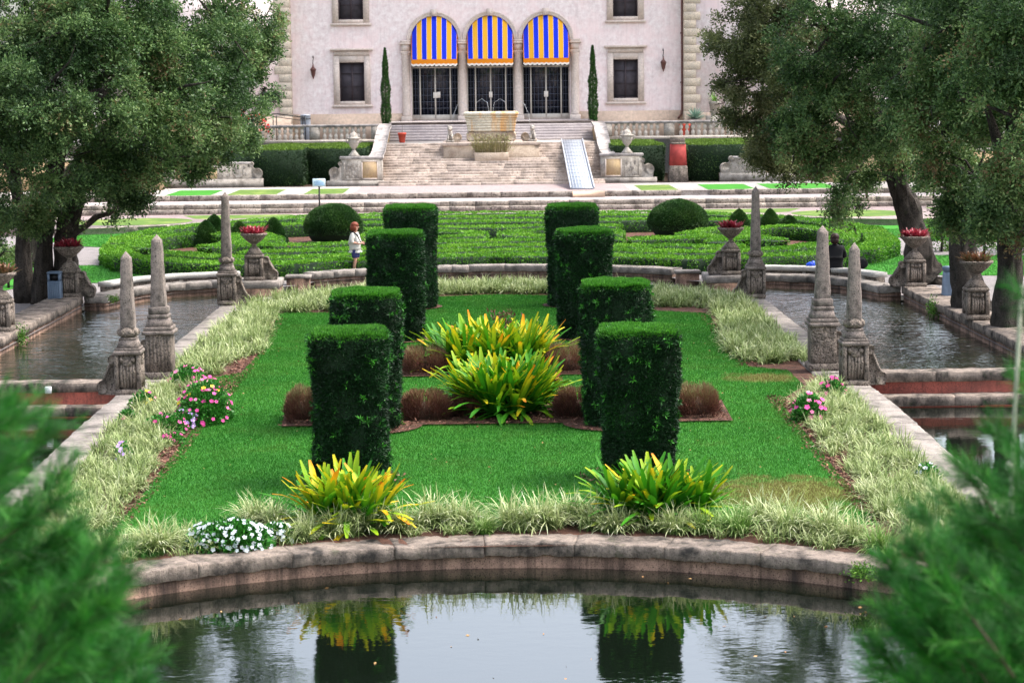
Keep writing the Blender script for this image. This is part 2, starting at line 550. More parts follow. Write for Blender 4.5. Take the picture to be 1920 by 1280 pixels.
def leaves(P, D, L, W, tint, sh=0.5):
    """diamond leaves: base P, direction D, length L, width W -> (V, F, tint per vertex)"""
    n = len(P)
    D = unit(D)
    S = unit(np.cross(D, rdir(n)))
    L = np.broadcast_to(np.asarray(L, dtype=float).reshape(-1, 1), (n, 1))
    W = np.broadcast_to(np.asarray(W, dtype=float).reshape(-1, 1), (n, 1))
    V = np.stack([P, P + D * L * sh + S * W / 2, P + D * L, P + D * L * sh - S * W / 2], axis=1).reshape(-1, 3)
    Fq = np.arange(4 * n).reshape(n, 4)
    return V, Fq, np.repeat(np.clip(tint, 0, 1), 4)


def join(parts):
    V, Fs, T, k = [], [], [], 0
    for (v, f, t) in parts:
        V.append(v); Fs.append(f + k); T.append(t); k += len(v)
    return np.concatenate(V), np.concatenate(Fs), np.concatenate(T)


def strips(P, D, L, W, droop, t0, t1, seg=3, up=(0, 0, 1), fold=0.0, blunt=False):
    """arching strap leaves as strips; tint runs t0 -> t1 from base to tip"""
    n = len(P)
    D = unit(D)
    L = np.broadcast_to(np.asarray(L, dtype=float), (n,))
    W = np.broadcast_to(np.asarray(W, dtype=float), (n,))
    droop = np.broadcast_to(np.asarray(droop, dtype=float), (n,))
    S = unit(np.cross(D, np.array(up, dtype=float)) + 1e-4)
    pos, dr = P.copy(), D.copy()
    rows, ts = [], []
    t0 = np.broadcast_to(np.asarray(t0, dtype=float), (n,)); t1 = np.broadcast_to(np.asarray(t1, dtype=float), (n,))
    nn = 3 if fold else 2
    for k in range(seg + 1):
        u = k / seg
        wd = W * ((.6 + 1.2 * u if u < .35 else (1.0 if u < .85 else 1 - (u - .85) * 4)) if blunt else (0.55 + 1.2 * u if u < .35 else (1.0 if u < .7 else max(0.06, (1 - u) / .3)))) / 2
        N_ = np.cross(S, dr)
        row = [pos - S * wd[:, None]]
        if fold: row.append(pos - N_ * (wd * fold)[:, None])
        row.append(pos + S * wd[:, None])
        rows.append(np.stack(row, axis=1))
        ts.append(np.repeat((t0 + (t1 - t0) * u)[:, None], nn, axis=1))
        pos = pos + dr * (L / seg)[:, None]
        dr = unit(dr - np.array([0, 0, 1.0]) * (droop / seg)[:, None])
    V = np.stack(rows, axis=1)                    # n, seg+1, nn, 3
    T = np.stack(ts, axis=1)
    idx = np.arange(n * (seg + 1) * nn).reshape(n, seg + 1, nn)
    Fs = []
    for k in range(seg):
        for j in range(nn - 1):
            Fs.append(np.stack([idx[:, k, j], idx[:, k, j + 1], idx[:, k + 1, j + 1], idx[:, k + 1, j]], axis=1))
    return V.reshape(-1, 3), np.concatenate(Fs), np.clip(T.reshape(-1), 0, 1)


def inpoly(P, poly):
    x, y = P[:, 0], P[:, 1]
    c = np.zeros(len(P), dtype=bool)
    n = len(poly)
    for i in range(n):
        x1, y1 = poly[i]; x2, y2 = poly[(i + 1) % n]
        k = ((y1 > y) != (y2 > y)) & (x < (x2 - x1) * (y - y1) / (y2 - y1 + 1e-12) + x1)
        c ^= k
    return c


def sample_poly(poly, n):
    a = np.array(poly)
    lo, hi = a.min(0), a.max(0)
    out = np.zeros((0, 2))
    while len(out) < n:
        p = lo + (hi - lo) * R.random((n * 2, 2))
        out = np.concatenate([out, p[inpoly(p, poly)]])
    return out[:n]


def lawnz(Y):
    return -0.2 * np.clip((40.0 - np.asarray(Y, dtype=float)) / 11.0, 0, 1)


def atL(px, py, dz=0.0):
    """photo pixel -> point on the island's gently sloping lawn"""
    z = 0.0
    for _ in range(4):
        p = at(px, py, z + dz)
        z = float(lawnz(p[1]))
    return np.array([p[0], p[1], z + dz])


def flat(name, poly, z, mat, kind='structure', holes=None, zf=None, label=None):
    loops = [[Vector((x, y, 0)) for x, y in poly]] + [[Vector((x, y, 0)) for x, y in h] for h in (holes or [])]
    P = [p for l in loops for p in l]
    V = [(p.x, p.y, z if zf is None else zf(p.x, p.y)) for p in P]
    tr = [tuple(t) for t in tessellate_polygon(loops)]
    Fs = []
    for t in tr:
        a, b, c = (P[i] for i in t)
        Fs.append(t if (b - a).cross(c - a).z > 0 else t[::-1])
    o = mk(name, V, Fs, mat)
    o['kind'] = kind
    return o


def slab(name, poly, z0, z1, mat, kind='structure'):
    g = G().prism(poly, z0, z1)
    o = g.out(name, mat)
    if kind: o['kind'] = kind
    return o


def resample(pts, step):
    pts = [np.array(p, dtype=float) for p in pts]
    out = []
    for a, b in zip(pts[:-1], pts[1:]):
        n = max(1, int(round(np.linalg.norm(b - a) / step)))
        for k in range(n):
            out.append(a + (b - a) * k / n)
    out.append(pts[-1])
    return np.array(out)


def coping(name, pts, w0, w1, thick, mat, zf, block=1.1, jit=.018, parent=None, step=.16, gap=.004):
    """a run of stone blocks: w0..w1 = offset to the left of the path, zf(x, y) = top height"""
    P = resample(pts, step)
    T = np.gradient(P, axis=0)
    T = T / np.linalg.norm(T, axis=1, keepdims=True)
    Nn = np.stack([-T[:, 1], T[:, 0]], axis=1)
    b = .018
    sec = [(w0, -b), (w0 + b, 0), ((w0 + w1) / 2, .004), (w1 - b, 0), (w1, -b), (w1, -thick), (w0, -thick)]
    g = G()
    nb = max(2, int(block / step))
    i = 0
    rr = random.Random(len(P))
    while i < len(P) - 1:
        j = min(len(P) - 1, i + nb + rr.randint(-2, 2))
        if len(P) - 1 - j < 3: j = len(P) - 1
        V = []
        dz, dt = rr.uniform(-.008, .008), rr.uniform(-.01, .01)
        for k in range(i, j + 1):
            sh = gap if k == i else (-gap if k == j else 0)
            for q, (o, z) in enumerate(sec):
                p = P[k] + T[k] * sh + Nn[k] * (o + (dt if z < -b / 2 else 0))
                v = Vector((p[0], p[1], zf(p[0], p[1]) + z + dz))
                v += noise.noise_vector(v * 4.0) * jit + noise.noise_vector(v * 13.0) * jit * .75
                V.append(v)
        m = len(sec)
        Fs = []
        for k in range(j - i):
            for q in range(m):
                r = (q + 1) % m
                Fs.append((k * m + q, k * m + r, (k + 1) * m + r, (k + 1) * m + q)[::-1])
        Fs.append(tuple(range(m)))
        Fs.append(tuple((j - i) * m + q for q in range(m))[::-1])
        g.add([tuple(v) for v in V], Fs)
        i = j
    return g.out(name, mat, parent)


def ribbon(name, pts, off, z0, zf, mat, thick=.1, parent=None):
    """a wall under a coping"""
    P = resample(pts, .5)
    T = np.gradient(P, axis=0); T /= np.linalg.norm(T, axis=1, keepdims=True)
    Nn = np.stack([-T[:, 1], T[:, 0]], axis=1)
    V, Fs = [], []
    for k, p in enumerate(P):
        for o in (off, off + thick):
            q = p + Nn[k] * o
            V += [(q[0], q[1], z0), (q[0], q[1], zf(q[0], q[1]))]
    for k in range(len(P) - 1):
        a, b = 4 * k, 4 * (k + 1)
        Fs += [(a, a + 1, b + 1, b), (a + 2, b + 2, b + 3, a + 3), (a + 1, a + 3, b + 3, b + 1)]
    Fs += [(0, 2, 3, 1), (4 * (len(P) - 1), 4 * (len(P) - 1) + 1, 4 * (len(P) - 1) + 3, 4 * (len(P) - 1) + 2)]
    return mk(name, V, Fs, mat, parent)


exec_parts = []
# ------------------------------------------------------------------ ground, pools, island
FARC = [(8.2 * math.sin(a), 20.85 + 8.2 * math.cos(a)) for a in np.linspace(-1.19, 1.19, 61)]      # left -> right
BARC = [(8.6 * math.sin(a), 60.5 + 8.6 * math.cos(a)) for a in np.linspace(.715, -.715, 33)]        # right -> left
RB = [(10.95, 60.3), (10.75, 61.2), (10.3, 62.6), (9.6, 63.75), (8.5, 64.35), (7.95, 64.45)]
MOAT = [(11.6, 2.0), (11.6, 60.25)] + RB + [(7.95, 64.0), (6.5, 64.0), (6.5, 65.5), (5.95, 65.9)] + BARC \
    + [(-5.95, 65.9), (-6.5, 65.5), (-6.5, 64.0), (-7.95, 64.0)] + [(-x, y) for x, y in RB[::-1]] + [(-11.6, 60.25), (-11.6, 2.0)]
GZ = 0.10
flat('ground', [(-420, -80), (420, -80), (420, 900), (-420, 900)], GZ, M['gravel'], holes=[MOAT])
# the viewing mound the picture is taken from
V, Fs = [], []
ys = np.linspace(-30, 17, 24)
xs = np.linspace(-40, 40, 41)
for y in ys:
    for x in xs:
        z = 4.4 - max(0, y - 1) * .36 - max(0, abs(x) - 14) * .15 + .12 * noise.noise(Vector((x * .5, y * .5, 0)))
        V.append((x, y, max(z, -1.25)))
for j in range(len(ys) - 1):
    for i in range(len(xs) - 1):
        a = j * len(xs) + i
        Fs.append((a, a + 1, a + len(xs) + 1, a + len(xs)))
mk('mound', V, Fs, M['lawn2'], smooth=True)['kind'] = 'structure'
flat('pool_bed', [(-12.4, 1), (12.4, 1), (12.4, 70), (-12.4, 70)], -1.3, M['soil'])
flat('front_pool_water', [(-11.7, 6), (11.7, 6), (11.7, 44.1), (-11.7, 44.1)], -.53, M['watf'])
flat('upper_pool_water', [(-11.7, 44.05), (11.7, 44.05), (11.7, 60.3), (11.1, 60.4), (10.5, 62.9), (9.7, 64.0), (8, 64.7), (6.6, 65.6), (6.0, 67), (4, 69), (0, 69.6),
                          (-4, 69), (-6.0, 67), (-6.6, 65.6), (-8, 64.7), (-9.7, 64), (-10.5, 62.9), (-11.1, 60.4), (-11.7, 60.3)], -.03, M['watu'])
# island: bed of mulch, lawn on top
ztop = lambda x, y: float(lawnz(y)) + .0
IB = [(7.3, 40), (7.3, 60.5), (6.4, 62.6), (4.5, 64.6), (2.2, 65.7), (0, 66), (-2.2, 65.7), (-4.5, 64.6), (-6.4, 62.6), (-7.3, 60.5), (-7.3, 40)]
flat('island_bed', IB, 0, M['mulch'], zf=ztop)
flat('island_bed', [(-7.3, 29), (7.3, 29), (7.3, 40), (-7.3, 40)], 0, M['mulch'], zf=ztop)
hl = [(x, y + .3) for x, y in FARC if x <= -1.0 and y < 28.7]
flat('island_bed', [(-7.3, 29)] + [p for p in hl] + [(-1.6, 29)], 0, M['mulch'], zf=lambda x, y: -.2)
flat('island_bed', [(7.3, 29), (1.6, 29)] + [(-x, y) for x, y in hl[::-1]], 0, M['mulch'], zf=lambda x, y: -.2)
LA = [(5.5, 40), (5.75, 41.5), (6.3, 43), (6.3, 45.3), (5.55, 46), (5.45, 50), (5.8, 57.0), (3.4, 58.5), (2.9, 61.0), (1.8, 62.5), (0, 63), (-1.8, 62.5), (-2.9, 61), (-3.4, 58.5),
      (-5.9, 58.4), (-5.45, 50), (-5.5, 46), (-6.0, 45.3), (-5.9, 43), (-5.5, 40)]
LB = [(-5.5, 30.0), (-2, 30.3), (2, 30.3), (5.5, 30.0), (5.5, 40), (-5.5, 40)]
zl2 = lambda x, y: float(lawnz(y)) + .012
flat('lawn', LA, 0, M['lawn'], zf=zl2)
flat('lawn', LB, 0, M['lawn'], zf=zl2)
# short turf blades all over the lawn
def blades(name, polys, dens, h, mat, zf, cut=None):
    parts = []
    for poly in polys:
        a = np.array(poly)
        area = .5 * abs(np.dot(a[:, 0], np.roll(a[:, 1], 1)) - np.dot(a[:, 1], np.roll(a[:, 0], 1)))
        p = sample_poly(poly, int(area * dens))
        n = len(p)
        z = zf(p[:, 1])
        P = np.column_stack([p, z])
        hh = h * (.6 + .8 * R.random(n))
        D = np.column_stack([R.normal(size=n) * .45, R.normal(size=n) * .45, np.ones(n)])
        D = unit(D)
        S = unit(np.column_stack([R.normal(size=n), R.normal(size=n) * .4, np.zeros(n)]))
        wd = .011 * (.7 + .6 * R.random(n)) * (P[:, 1] / 38)
        V = np.stack([P - S * wd[:, None] / 2, P + S * wd[:, None] / 2, P + D * hh[:, None]], axis=1).reshape(-1, 3)
        parts.append((V, np.arange(3 * n).reshape(n, 3), np.repeat(R.random(n), 3)))
    V, Fs, T = join(parts)
    o = mk(name, V, Fs, mat, tint=T)
    o['kind'] = 'stuff'
    return o


tg, nt, b, o = newmat('turf_blades')
# same turf colours, varied from blade to blade
av = N(nt, 'ShaderNodeAttribute', attribute_name='tint')
src = M['lawn'].node_tree
c = ramp(nt, [(0, (.015, .085, .008)), (.5, (.034, .18, .016)), (1, (.10, .32, .04))], av.outputs['Fac'])
pos = N(nt, 'ShaderNodeNewGeometry').outputs['Position']
c = mixc(nt, c, (.09, .17, .025), ramp(nt, [(.48, (0, 0, 0)), (.72, (.55, .55, .55))], noise_n(nt, pos, .9, 6, .65)))
c = mixc(nt, c, (.005, .10, .006), ramp(nt, [(.45, (0, 0, 0)), (.75, (.55, .55, .55))], noise_n(nt, pos, .35, 3, .5)))
for (x, y, rx, ry) in [(4.5, 32.2, 2.9, 3.0), (5.6, 44.2, 1.7, 1.6)]:
    mp = N(nt, 'ShaderNodeMapping'); mp.inputs['Scale'].default_value = (1 / rx, 1 / ry, 0); mp.inputs['Location'].default_value = (-x / rx, -y / ry, 0)
    nt.links.new(pos, mp.inputs[0])
    ln = N(nt, 'ShaderNodeVectorMath', operation='LENGTH'); nt.links.new(mp.outputs[0], ln.inputs[0])
    su = N(nt, 'ShaderNodeMath', operation='SUBTRACT')
    nt.links.new(noise_n(nt, pos, 2.4, 5, .75), su.inputs[0]); nt.links.new(ln.outputs['Value'], su.inputs[1])
    c = mixc(nt, c, (.20, .15, .055), ramp(nt, [(0, (0, 0, 0)), (.18, (.85, .85, .85))], su.outputs[0]))
nt.links.new(c, b.inputs['Base Color'])
b.inputs['Roughness'].default_value = .6
b.inputs['Specular IOR Level'].default_value = .2
tr_ = N(nt, 'ShaderNodeBsdfTranslucent'); nt.links.new(c, tr_.inputs['Color'])
mx = N(nt, 'ShaderNodeMixShader'); mx.inputs[0].default_value = .25
nt.links.new(b.outputs[0], mx.inputs[1]); nt.links.new(tr_.outputs[0], mx.inputs[2]); nt.links.new(mx.outputs[0], o.inputs[0])
blades('grass', [LB], 2000, .042, tg, lambda y: lawnz(y) + .01)
blades('grass', [LA], 1500, .042, tg, lambda y: lawnz(y) + .01)

zi = lambda x, y: float(lawnz(y)) + .045
c1 = coping('island_coping', FARC, 0, .66, .175, M['cop'], lambda x, y: -.18, block=1.4, jit=.024, step=.055)
tag(c1, 'weathered grey coping curving along the near edge of the island, above the front pool', 'stone coping')
ribbon('wall', FARC, .06, -1.29, lambda x, y: -.35, M['poolwall'], parent=c1)
for s, side in ((-1, 'left'), (1, 'right')):
    pts = [(s * 7.62, 24.0), (s * 7.62, 44.4)]
    a, b_ = (-.68, 0) if s < 0 else (0, .68)
    k = coping('island_coping', pts, a, b_, .2, M['cop_side'], zi, block=1.5, jit=.016)
    tag(k, 'straight grey stone coping beside the lower pool on the %s of the lawn' % side, 'stone coping')
    ribbon('wall', pts, -.16 if s < 0 else .06, -1.29, lambda x, y: float(lawnz(y)) - .15, M['poolwall'], parent=k)
    pts = [(s * 7.7, 44.55), (s * 7.75, 60.6), (s * 6.6, 63.0), (s * 4.6, 65.0), (s * 2.3, 66.2), (s * .05, 66.5)]
    a, b_ = (-.95, 0) if s < 0 else (0, .95)
    k = coping('island_coping', pts, a, b_, .2, M['cop_side'], lambda x, y: .05, block=1.7, jit=.016, step=.25)
    tag(k, 'flat grey stone path edge beside the upper pool on the %s of the lawn' % side, 'stone coping')
    ribbon('wall', pts, -.16 if s < 0 else .06, -1.29, lambda x, y: -.15, M['poolwall'], parent=k)

# outer rim of the pools
zo = lambda x, y: .38
outer = [([(11.6, 44.3), (11.6, 60.2)], 'broad mossy coping along the right side of the right upper pool', .95),
         ([(11.6, 60.28)] + RB, 'curving coping at the far end of the right upper pool, under the bench', .62),
         (BARC, 'long curved coping closing the far end of the moat behind the island', .6),
         ([(-x, y) for x, y in RB[::-1]] + [(-11.6, 60.28)], 'curving coping at the far end of the left upper pool, under the bench', .62),
         ([(-11.6, 60.2), (-11.6, 44.3)], 'broad mossy coping along the left side of the left upper pool', .95),
         ([(11.6, 12), (11.6, 43.4)], 'stone rim on the right of the lower right pool', .8),
         ([(-11.6, 43.4), (-11.6, 12)], 'stone rim on the left of the lower left pool', .8)]
for pts, lab, wd in outer:
    k = coping('pool_coping', pts, -wd, 0, .2, M['cop' if wd > .9 else 'cop_side'], zo, block=1.2, jit=.02, step=.2)
    tag(k, lab, 'stone coping')
    ribbon('wall', pts, -wd + .05, -1.29, lambda x, y: .19, M['poolwall'], thick=wd - .1, parent=k)
for s, side in ((-1, 'left'), (1, 'right')):
    g = G().box((s * 7.22, 64.75, -1.29), (1.5, 1.45, 1.47))
    k = g.out('plinth_block', M['poolwall'])
    tag(k, 'squared stone block jutting into the moat under the %s far flower urn' % side, 'stone block')
    G().box((s * 7.22, 64.75, .18), (1.6, 1.55, .22), bev=.03).out('cap', M['cop_side'], k, jit=.02)
    g = G().box((s * 6.05, 66.15, -1.29), (.7, .5, 1.6)).out('plinth_block', M['poolwall'])
    G().box((s * 6.05, 66.15, .31), (.8, .6, .09), bev=.02).out('cap', M['cop_side'], g, jit=.01)
    tag(g, 'small stone block closing the corner of the moat rim beside the %s far flower urn' % side, 'stone block')
    # dam between the upper and the lower pool
    x0, x1 = (7.75, 12.5)
    d = empty('dam_wall', (s * 10.1, 44.0, 0), 'red stained %s dam wall with two stone ledges between upper and lower pool' % side, 'dam wall')
    L = s * 10.1
    G().bx(-2.35, 2.4, -.17, .25, -1.29, -.045).out('red_wall', M['redwall'], d)
    G().bx(-2.35, 2.4, -.55, -.17, -1.29, -.50).out('lower_wall', M['redwall'], d)
    pts = [(-2.35, -.24), (2.4, -.24)]
    k = coping('top_stone', pts, 0, .55, .2, M['cop'], lambda x, y: .15, block=1.9, jit=.02, parent=d)
    pts = [(-2.35, -.62), (2.4, -.62)]
    k = coping('ledge_stone', pts, 0, .46, .2, M['cop'], lambda x, y: -.30, block=2.1, jit=.02, parent=d)
g = G().box((0, 0, 0), (.13, .12, .14), bev=.01)
tag(g.out('wall_light', M['white']), 'small white box on the red stained wall of the left dam', 'light fitting')
bpy.data.objects['wall_light'].location = tuple(atY(91, 737, 43.74))

# lawns and paths round the parterre
def pxl(l, z):
    return [tuple(at(x, y, z)[:2]) for x, y in l]


flat('lawn_patch', pxl([(146, 499), (215, 499), (262, 505), (281, 514), (278, 524), (255, 531), (150, 531)], GZ), GZ + .02, M['lawn2'])
flat('lawn_patch', pxl([(-60, 500), (60, 500), (80, 530), (-60, 560)], GZ), GZ + .02, M['lawn2'])
flat('lawn_patch', pxl([(90, 452), (140, 428), (330, 420), (560, 415), (560, 440), (250, 450), (195, 464), (130, 462)], GZ), GZ + .02, M['lawn2'])
flat('lawn_patch', pxl([(1300, 412), (1490, 416), (1900, 416), (1900, 455), (1765, 452), (1690, 445), (1650, 455), (1590, 440)], GZ), GZ + .02, M['lawn2'])
flat('lawn_patch', pxl([(1572, 490), (1640, 480), (1990, 480), (1990, 518), (1640, 515), (1600, 510)], GZ), GZ + .02, M['lawn2'])
flat('lawn_patch', pxl([(486, 514), (520, 512), (560, 508), (560, 520), (500, 525)], GZ), GZ + .02, M['lawn2'])
pb = [(13.9 * math.cos(a), 82.5 + 14.6 * math.sin(a) * (1.02 if math.sin(a) < 0 else .93)) for a in np.linspace(0, 2 * math.pi, 60, endpoint=False)]
pb = [(x, max(y, 67.6 + abs(x) * .03, 69.9 - x * x * .07)) for x, y in pb]
flat('parterre_bed', pb, GZ + .008, M['mulch'])

PATCH = [pxl(l, GZ) for l in ([(146, 499), (215, 499), (262, 505), (281, 514), (278, 524), (255, 531), (150, 531)], [(90, 452), (140, 428), (330, 420), (560, 415), (560, 440), (250, 450), (195, 464), (130, 462)],
         [(1572, 490), (1640, 480), (1990, 480), (1990, 518), (1640, 515), (1600, 510)], [(1650, 430), (1900, 430), (1900, 455), (1765, 452), (1690, 445), (1650, 455)])]
tg2, nt, b, o = newmat('outer_turf_blades')
nt.links.new(ramp(nt, [(0, (.02, .11, .008)), (.5, (.045, .24, .018)), (1, (.11, .36, .04))], N(nt, 'ShaderNodeAttribute', attribute_name='tint').outputs['Fac']), b.inputs['Base Color'])
b.inputs['Roughness'].default_value = .7
blades('grass', PATCH, 420, .055, tg2, lambda y: y * 0 + GZ + .01)
# low terraces in front of the house
T1 = [(-70, 90), (-17, 90.3), (-14.6, 91.4), (-12.5, 93.6), (-10.5, 95.6), (-8.5, 96.3), (8.5, 96.3), (10.5, 95.6), (12.5, 93.6), (14.6, 91.4), (17, 90.3), (70, 90)]
slab('terrace_path', T1 + [(70, 112), (-70, 112)], -.5, .39, M['pinkpave'])
slab('terrace_path', [(-70, 100.1), (70, 100.1), (70, 111), (-70, 111)], .39, .81, M['greystep'])
slab('terrace_path', [(-70, 103.75), (70, 103.75), (70, 113), (-70, 113)], .5, 1.05, M['paving'])
KB = [('low kerb curving round the near edge of the pink terrace behind the parterre', T1[1:-1], .40, .32, .34),
      ('first riser of the two terrace steps behind the parterre', [(-30, 99.65), (30, 99.65)], .61, .24, .5),
      ('second riser of the two terrace steps behind the parterre', [(-30, 100.0), (30, 100.0)], .83, .24, .5),
      ('stained stone edge of the upper terrace left of the stairs and paths', [(-30, 103.6), (9.2, 103.6)], 1.07, .24, .45),
      ('stained stone edge of the upper terrace right of the paved path', [(10.6, 103.6), (30, 103.6)], 1.07, .24, .45)]
for lab, pts, z, th, wd in KB:
    k = coping('terrace_kerb', pts, 0, wd, th, M['kerb'], lambda x, y, z=z: z, block=2.2, jit=.02, step=.4)
    tag(k, lab, 'stone kerb')
for x0, x1, m in ((-16, -13.75, 'lawn2'), (-12.95, -10.55, 'lawn3'), (-9.2, -7.3, 'lawn3'), (7.3, 9.1, 'lawn3'), (10.55, 12.9, 'lawn2'), (13.6, 17, 'lawn2')):
    flat('terrace_lawn', [(x0, 104.2), (x1, 104.2), (x1, 109.8), (x0, 109.8)], 1.056, M[m])
for s in (-1, 1):
    f = lambda l: [(s * x, y) for x, y in l]
    flat('terrace_lawn', f([(8.6, 97.2), (9.4, 98.9), (14.3, 98.9), (13.4, 96.3), (12.3, 95.6), (11.2, 96.2)]), .396, M['lawn3'])
    flat('terrace_lawn', f([(15.9 + 2.6 * math.cos(a), 94.7 + 2.6 * math.sin(a)) for a in np.linspace(0, 2 * math.pi, 24, endpoint=False)]), .396, M['lawn3'])
    flat('terrace_lawn', f([(20, 92), (30, 92), (30, 98.5), (20, 98.5)]), .396, M['lawn3'])
flat('terrace_paving', [(-6.8, 104.1), (6.8, 104.1), (6.8, 112), (-6.8, 112)], 1.056, M['pinkpave'])

# ------------------------------------------------------------------ garden stairs
st = empty('garden_stairs', (0, 112, 1.05), 'broad flight of weathered cream stone steps rising to the house terrace', 'stairs')
V, Fs = [], []
g = G()
n, rise, run = 16, 2.04 / 16, .43
for k in range(n):
    y, z = k * run, k * rise
    cuts = [-5.95] + sorted(R.uniform(-5.2, 5.2, 4).tolist()) + [5.95]
    for (xa, xb) in zip(cuts[:-1], cuts[1:]):
        dz = R.uniform(-.008, .008)
        g.bx(xa + .004, xb - .004, y, 7.2, z - .2, z + rise + dz - .004 if k else z + rise, bev=.012)
g.out('lower_flight', M['step'], st, jit=.012, jf=6)
g = G().bx(-5.95, 5.95, 6.9, 13.5, -1, 2.035)
g.out('landing', M['paving'], st)
g = G()
for k in range(7):
    g.bx(-6.0, 6.0, 11.5 + k * .4, 16.0, 2.0 + k * .15, 2.04 + (k + 1) * .15, bev=.015)
g.out('upper_flight', M['greystep'], st)
slab('house_terrace', [(-6.0, 125.9), (6.0, 125.9), (6.0, 134), (-6.0, 134)], 2.5, 4.145, M['greystep'])
for s in (-1, 1):
    slab('side_terrace', [(s * 6.05, 124.6), (s * 60, 124.6), (s * 60, 134), (s * 6.05, 134)], 0, 3.06, M['paving'])
slab('hedge_ground', [(-60, 112.4), (60, 112.4), (60, 124.6), (-60, 124.6)], .9, 1.06, M['soil'])

def volute(g, x, y0, y1, z, r, s=1):
    """scroll end: nested rings, growing outwards from the face"""
    for k, (rr, o) in enumerate(((1, 0), (.72, .03), (.44, .055), (.2, .08))):
        poly = [(x + r * rr * math.cos(a) + s * r * .12 * k, z + r * rr * math.sin(a)) for a in np.linspace(0, 2 * math.pi, 18, endpoint=False)]
        g.prism(poly, y0 - o, y1, 'y')


for s, side in ((-1, 'left'), (1, 'right')):
    e = empty('stair_wall', (s * 6.0, 112.6, 1.05), 'stone side wall %s of the stairs with sloping coping, ochre panel and scroll end' % side, 'wall')
    # sloping wall along the flight
    g = G()
    P = [(11.9, 0), (11.9, 2.9), (9.5, 2.75), (7.0, 2.3), (4.4, 1.75), (2.2, 1.5), (.1, 1.42), (.1, 0)]
    xa, xb = (.12, -.42) if s < 0 else (-.12, .42)
    g.prism([(y, z) for y, z in P], min(xa, xb), max(xa, xb), 'x')
    g.out('side_wall', M['ochre'], e)
    g = G()
    Q = [(12.0, 2.9), (12.0, 3.06), (9.5, 2.91), (7.0, 2.46), (4.4, 1.90), (2.2, 1.64), (0, 1.55), (0, 1.42), (2.2, 1.5), (4.4, 1.75), (7.0, 2.3), (9.5, 2.75)]
    g.prism([(y, z + .002) for y, z in Q], min(xa, xb) - .06, max(xa, xb) + .12, 'x')
    g.out('sloping_coping', M['rail'], e)
    # front wall
    g = G()
    g.bx(*(sorted((s * -.25, s * 1.9))), -.02, .62, 0, 1.4)
    g.bx(*(sorted((s * -.3, s * 2.7))), -.1, .7, -.02, .28)
    poly = [(s * 1.9, .2), (s * 2.5, .2), (s * 2.52, .62), (s * 2.3, .9), (s * 2.06, .92), (s * 1.98, 1.05), (s * 2.0, 1.25), (s * 1.9, 1.38)]
    g.prism(poly, 0, .55, 'y')
    volute(g, s * 2.3, -.02, .6, .72, .27, -s)
    volute(g, s * 1.95, -.02, .6, 1.18, .13, -s)
    # carved relief panel
    for k in range(26):
        a, b_ = R.uniform(1.08, 1.66), R.uniform(.45, 1.15)
        r_ = R.uniform(.03, .09)
        g.ball((s * a, -.02, b_), (r_, .04, r_ * 1.3), n=8, m=5)
    for xx in (1.0, 1.74):
        g.bx(*(sorted((s * (xx - .03), s * (xx + .03)))), -.05, 0, .35, 1.28)
    g.bx(*(sorted((s * .97, s * 1.77))), -.055, 0, .32, .38)
    g.out('front_wall', M['scroll'], e, jit=.012)
    g = G().bx(*(sorted((s * .02, s * .82))), -.028, -.018, .38, 1.3)
    g.out('ochre_panel', M['ochre'], e)
    g = G()
    for a, b_, c_, d_ in ((.0, .84, .36, .41), (.0, .84, 1.27, 1.32), (-.02, .03, .36, 1.32), (.79, .84, .36, 1.32)):
        g.bx(*(sorted((s * a, s * b_))), -.05, -.02, c_, d_)
    g.out('panel_frame', M['trim'], e)
    G().bx(*(sorted((s * -.3, s * 2.0))), -.07, .72, 1.4, 1.55, bev=.02).out('wall_coping', M['rail'], e, jit=.01)
    # scroll ended low wall further out
    e = empty('low_wall', (s * 12.05, 112.7, 1.05), 'long low carved stone wall with a scroll end at the far %s beyond the boxed hedge' % side, 'wall')
    g = G()
    g.bx(*(sorted((s * .6, s * 6.5))), 0, .6, 0, 1.2)
    g.bx(*(sorted((0, s * 6.6))), -.06, .65, 0, .45)
    poly = [(s * .05, .4), (s * .7, .4), (s * .7, 1.3), (s * .62, 1.3), (s * .5, 1.0), (s * .1, .9)]
    g.prism(poly if s < 0 else poly, .02, .55, 'y')
    volute(g, s * .3, -.02, .6, .72, .27, s)
    volute(g, s * .62, -.02, .6, 1.2, .14, s)
    for k in range(30):
        r_ = R.uniform(.04, .1)
        g.ball((s * R.uniform(.8, 2.2), -.02, R.uniform(.5, 1.05)), (r_, .05, r_ * 1.3), n=8, m=5)
    g.out('wall_body', M['scroll'], e, jit=.015)
    G().bx(*(sorted((s * 2.4, s * 4.6))), -.03, -.01, .45, 1.05).out('ochre_panel', M['ochre'], e)
    G().bx(*(sorted((s * .6, s * 6.6))), -.06, .66, 1.2, 1.32, bev=.02).out('wall_coping', M['rail'], e, jit=.01)

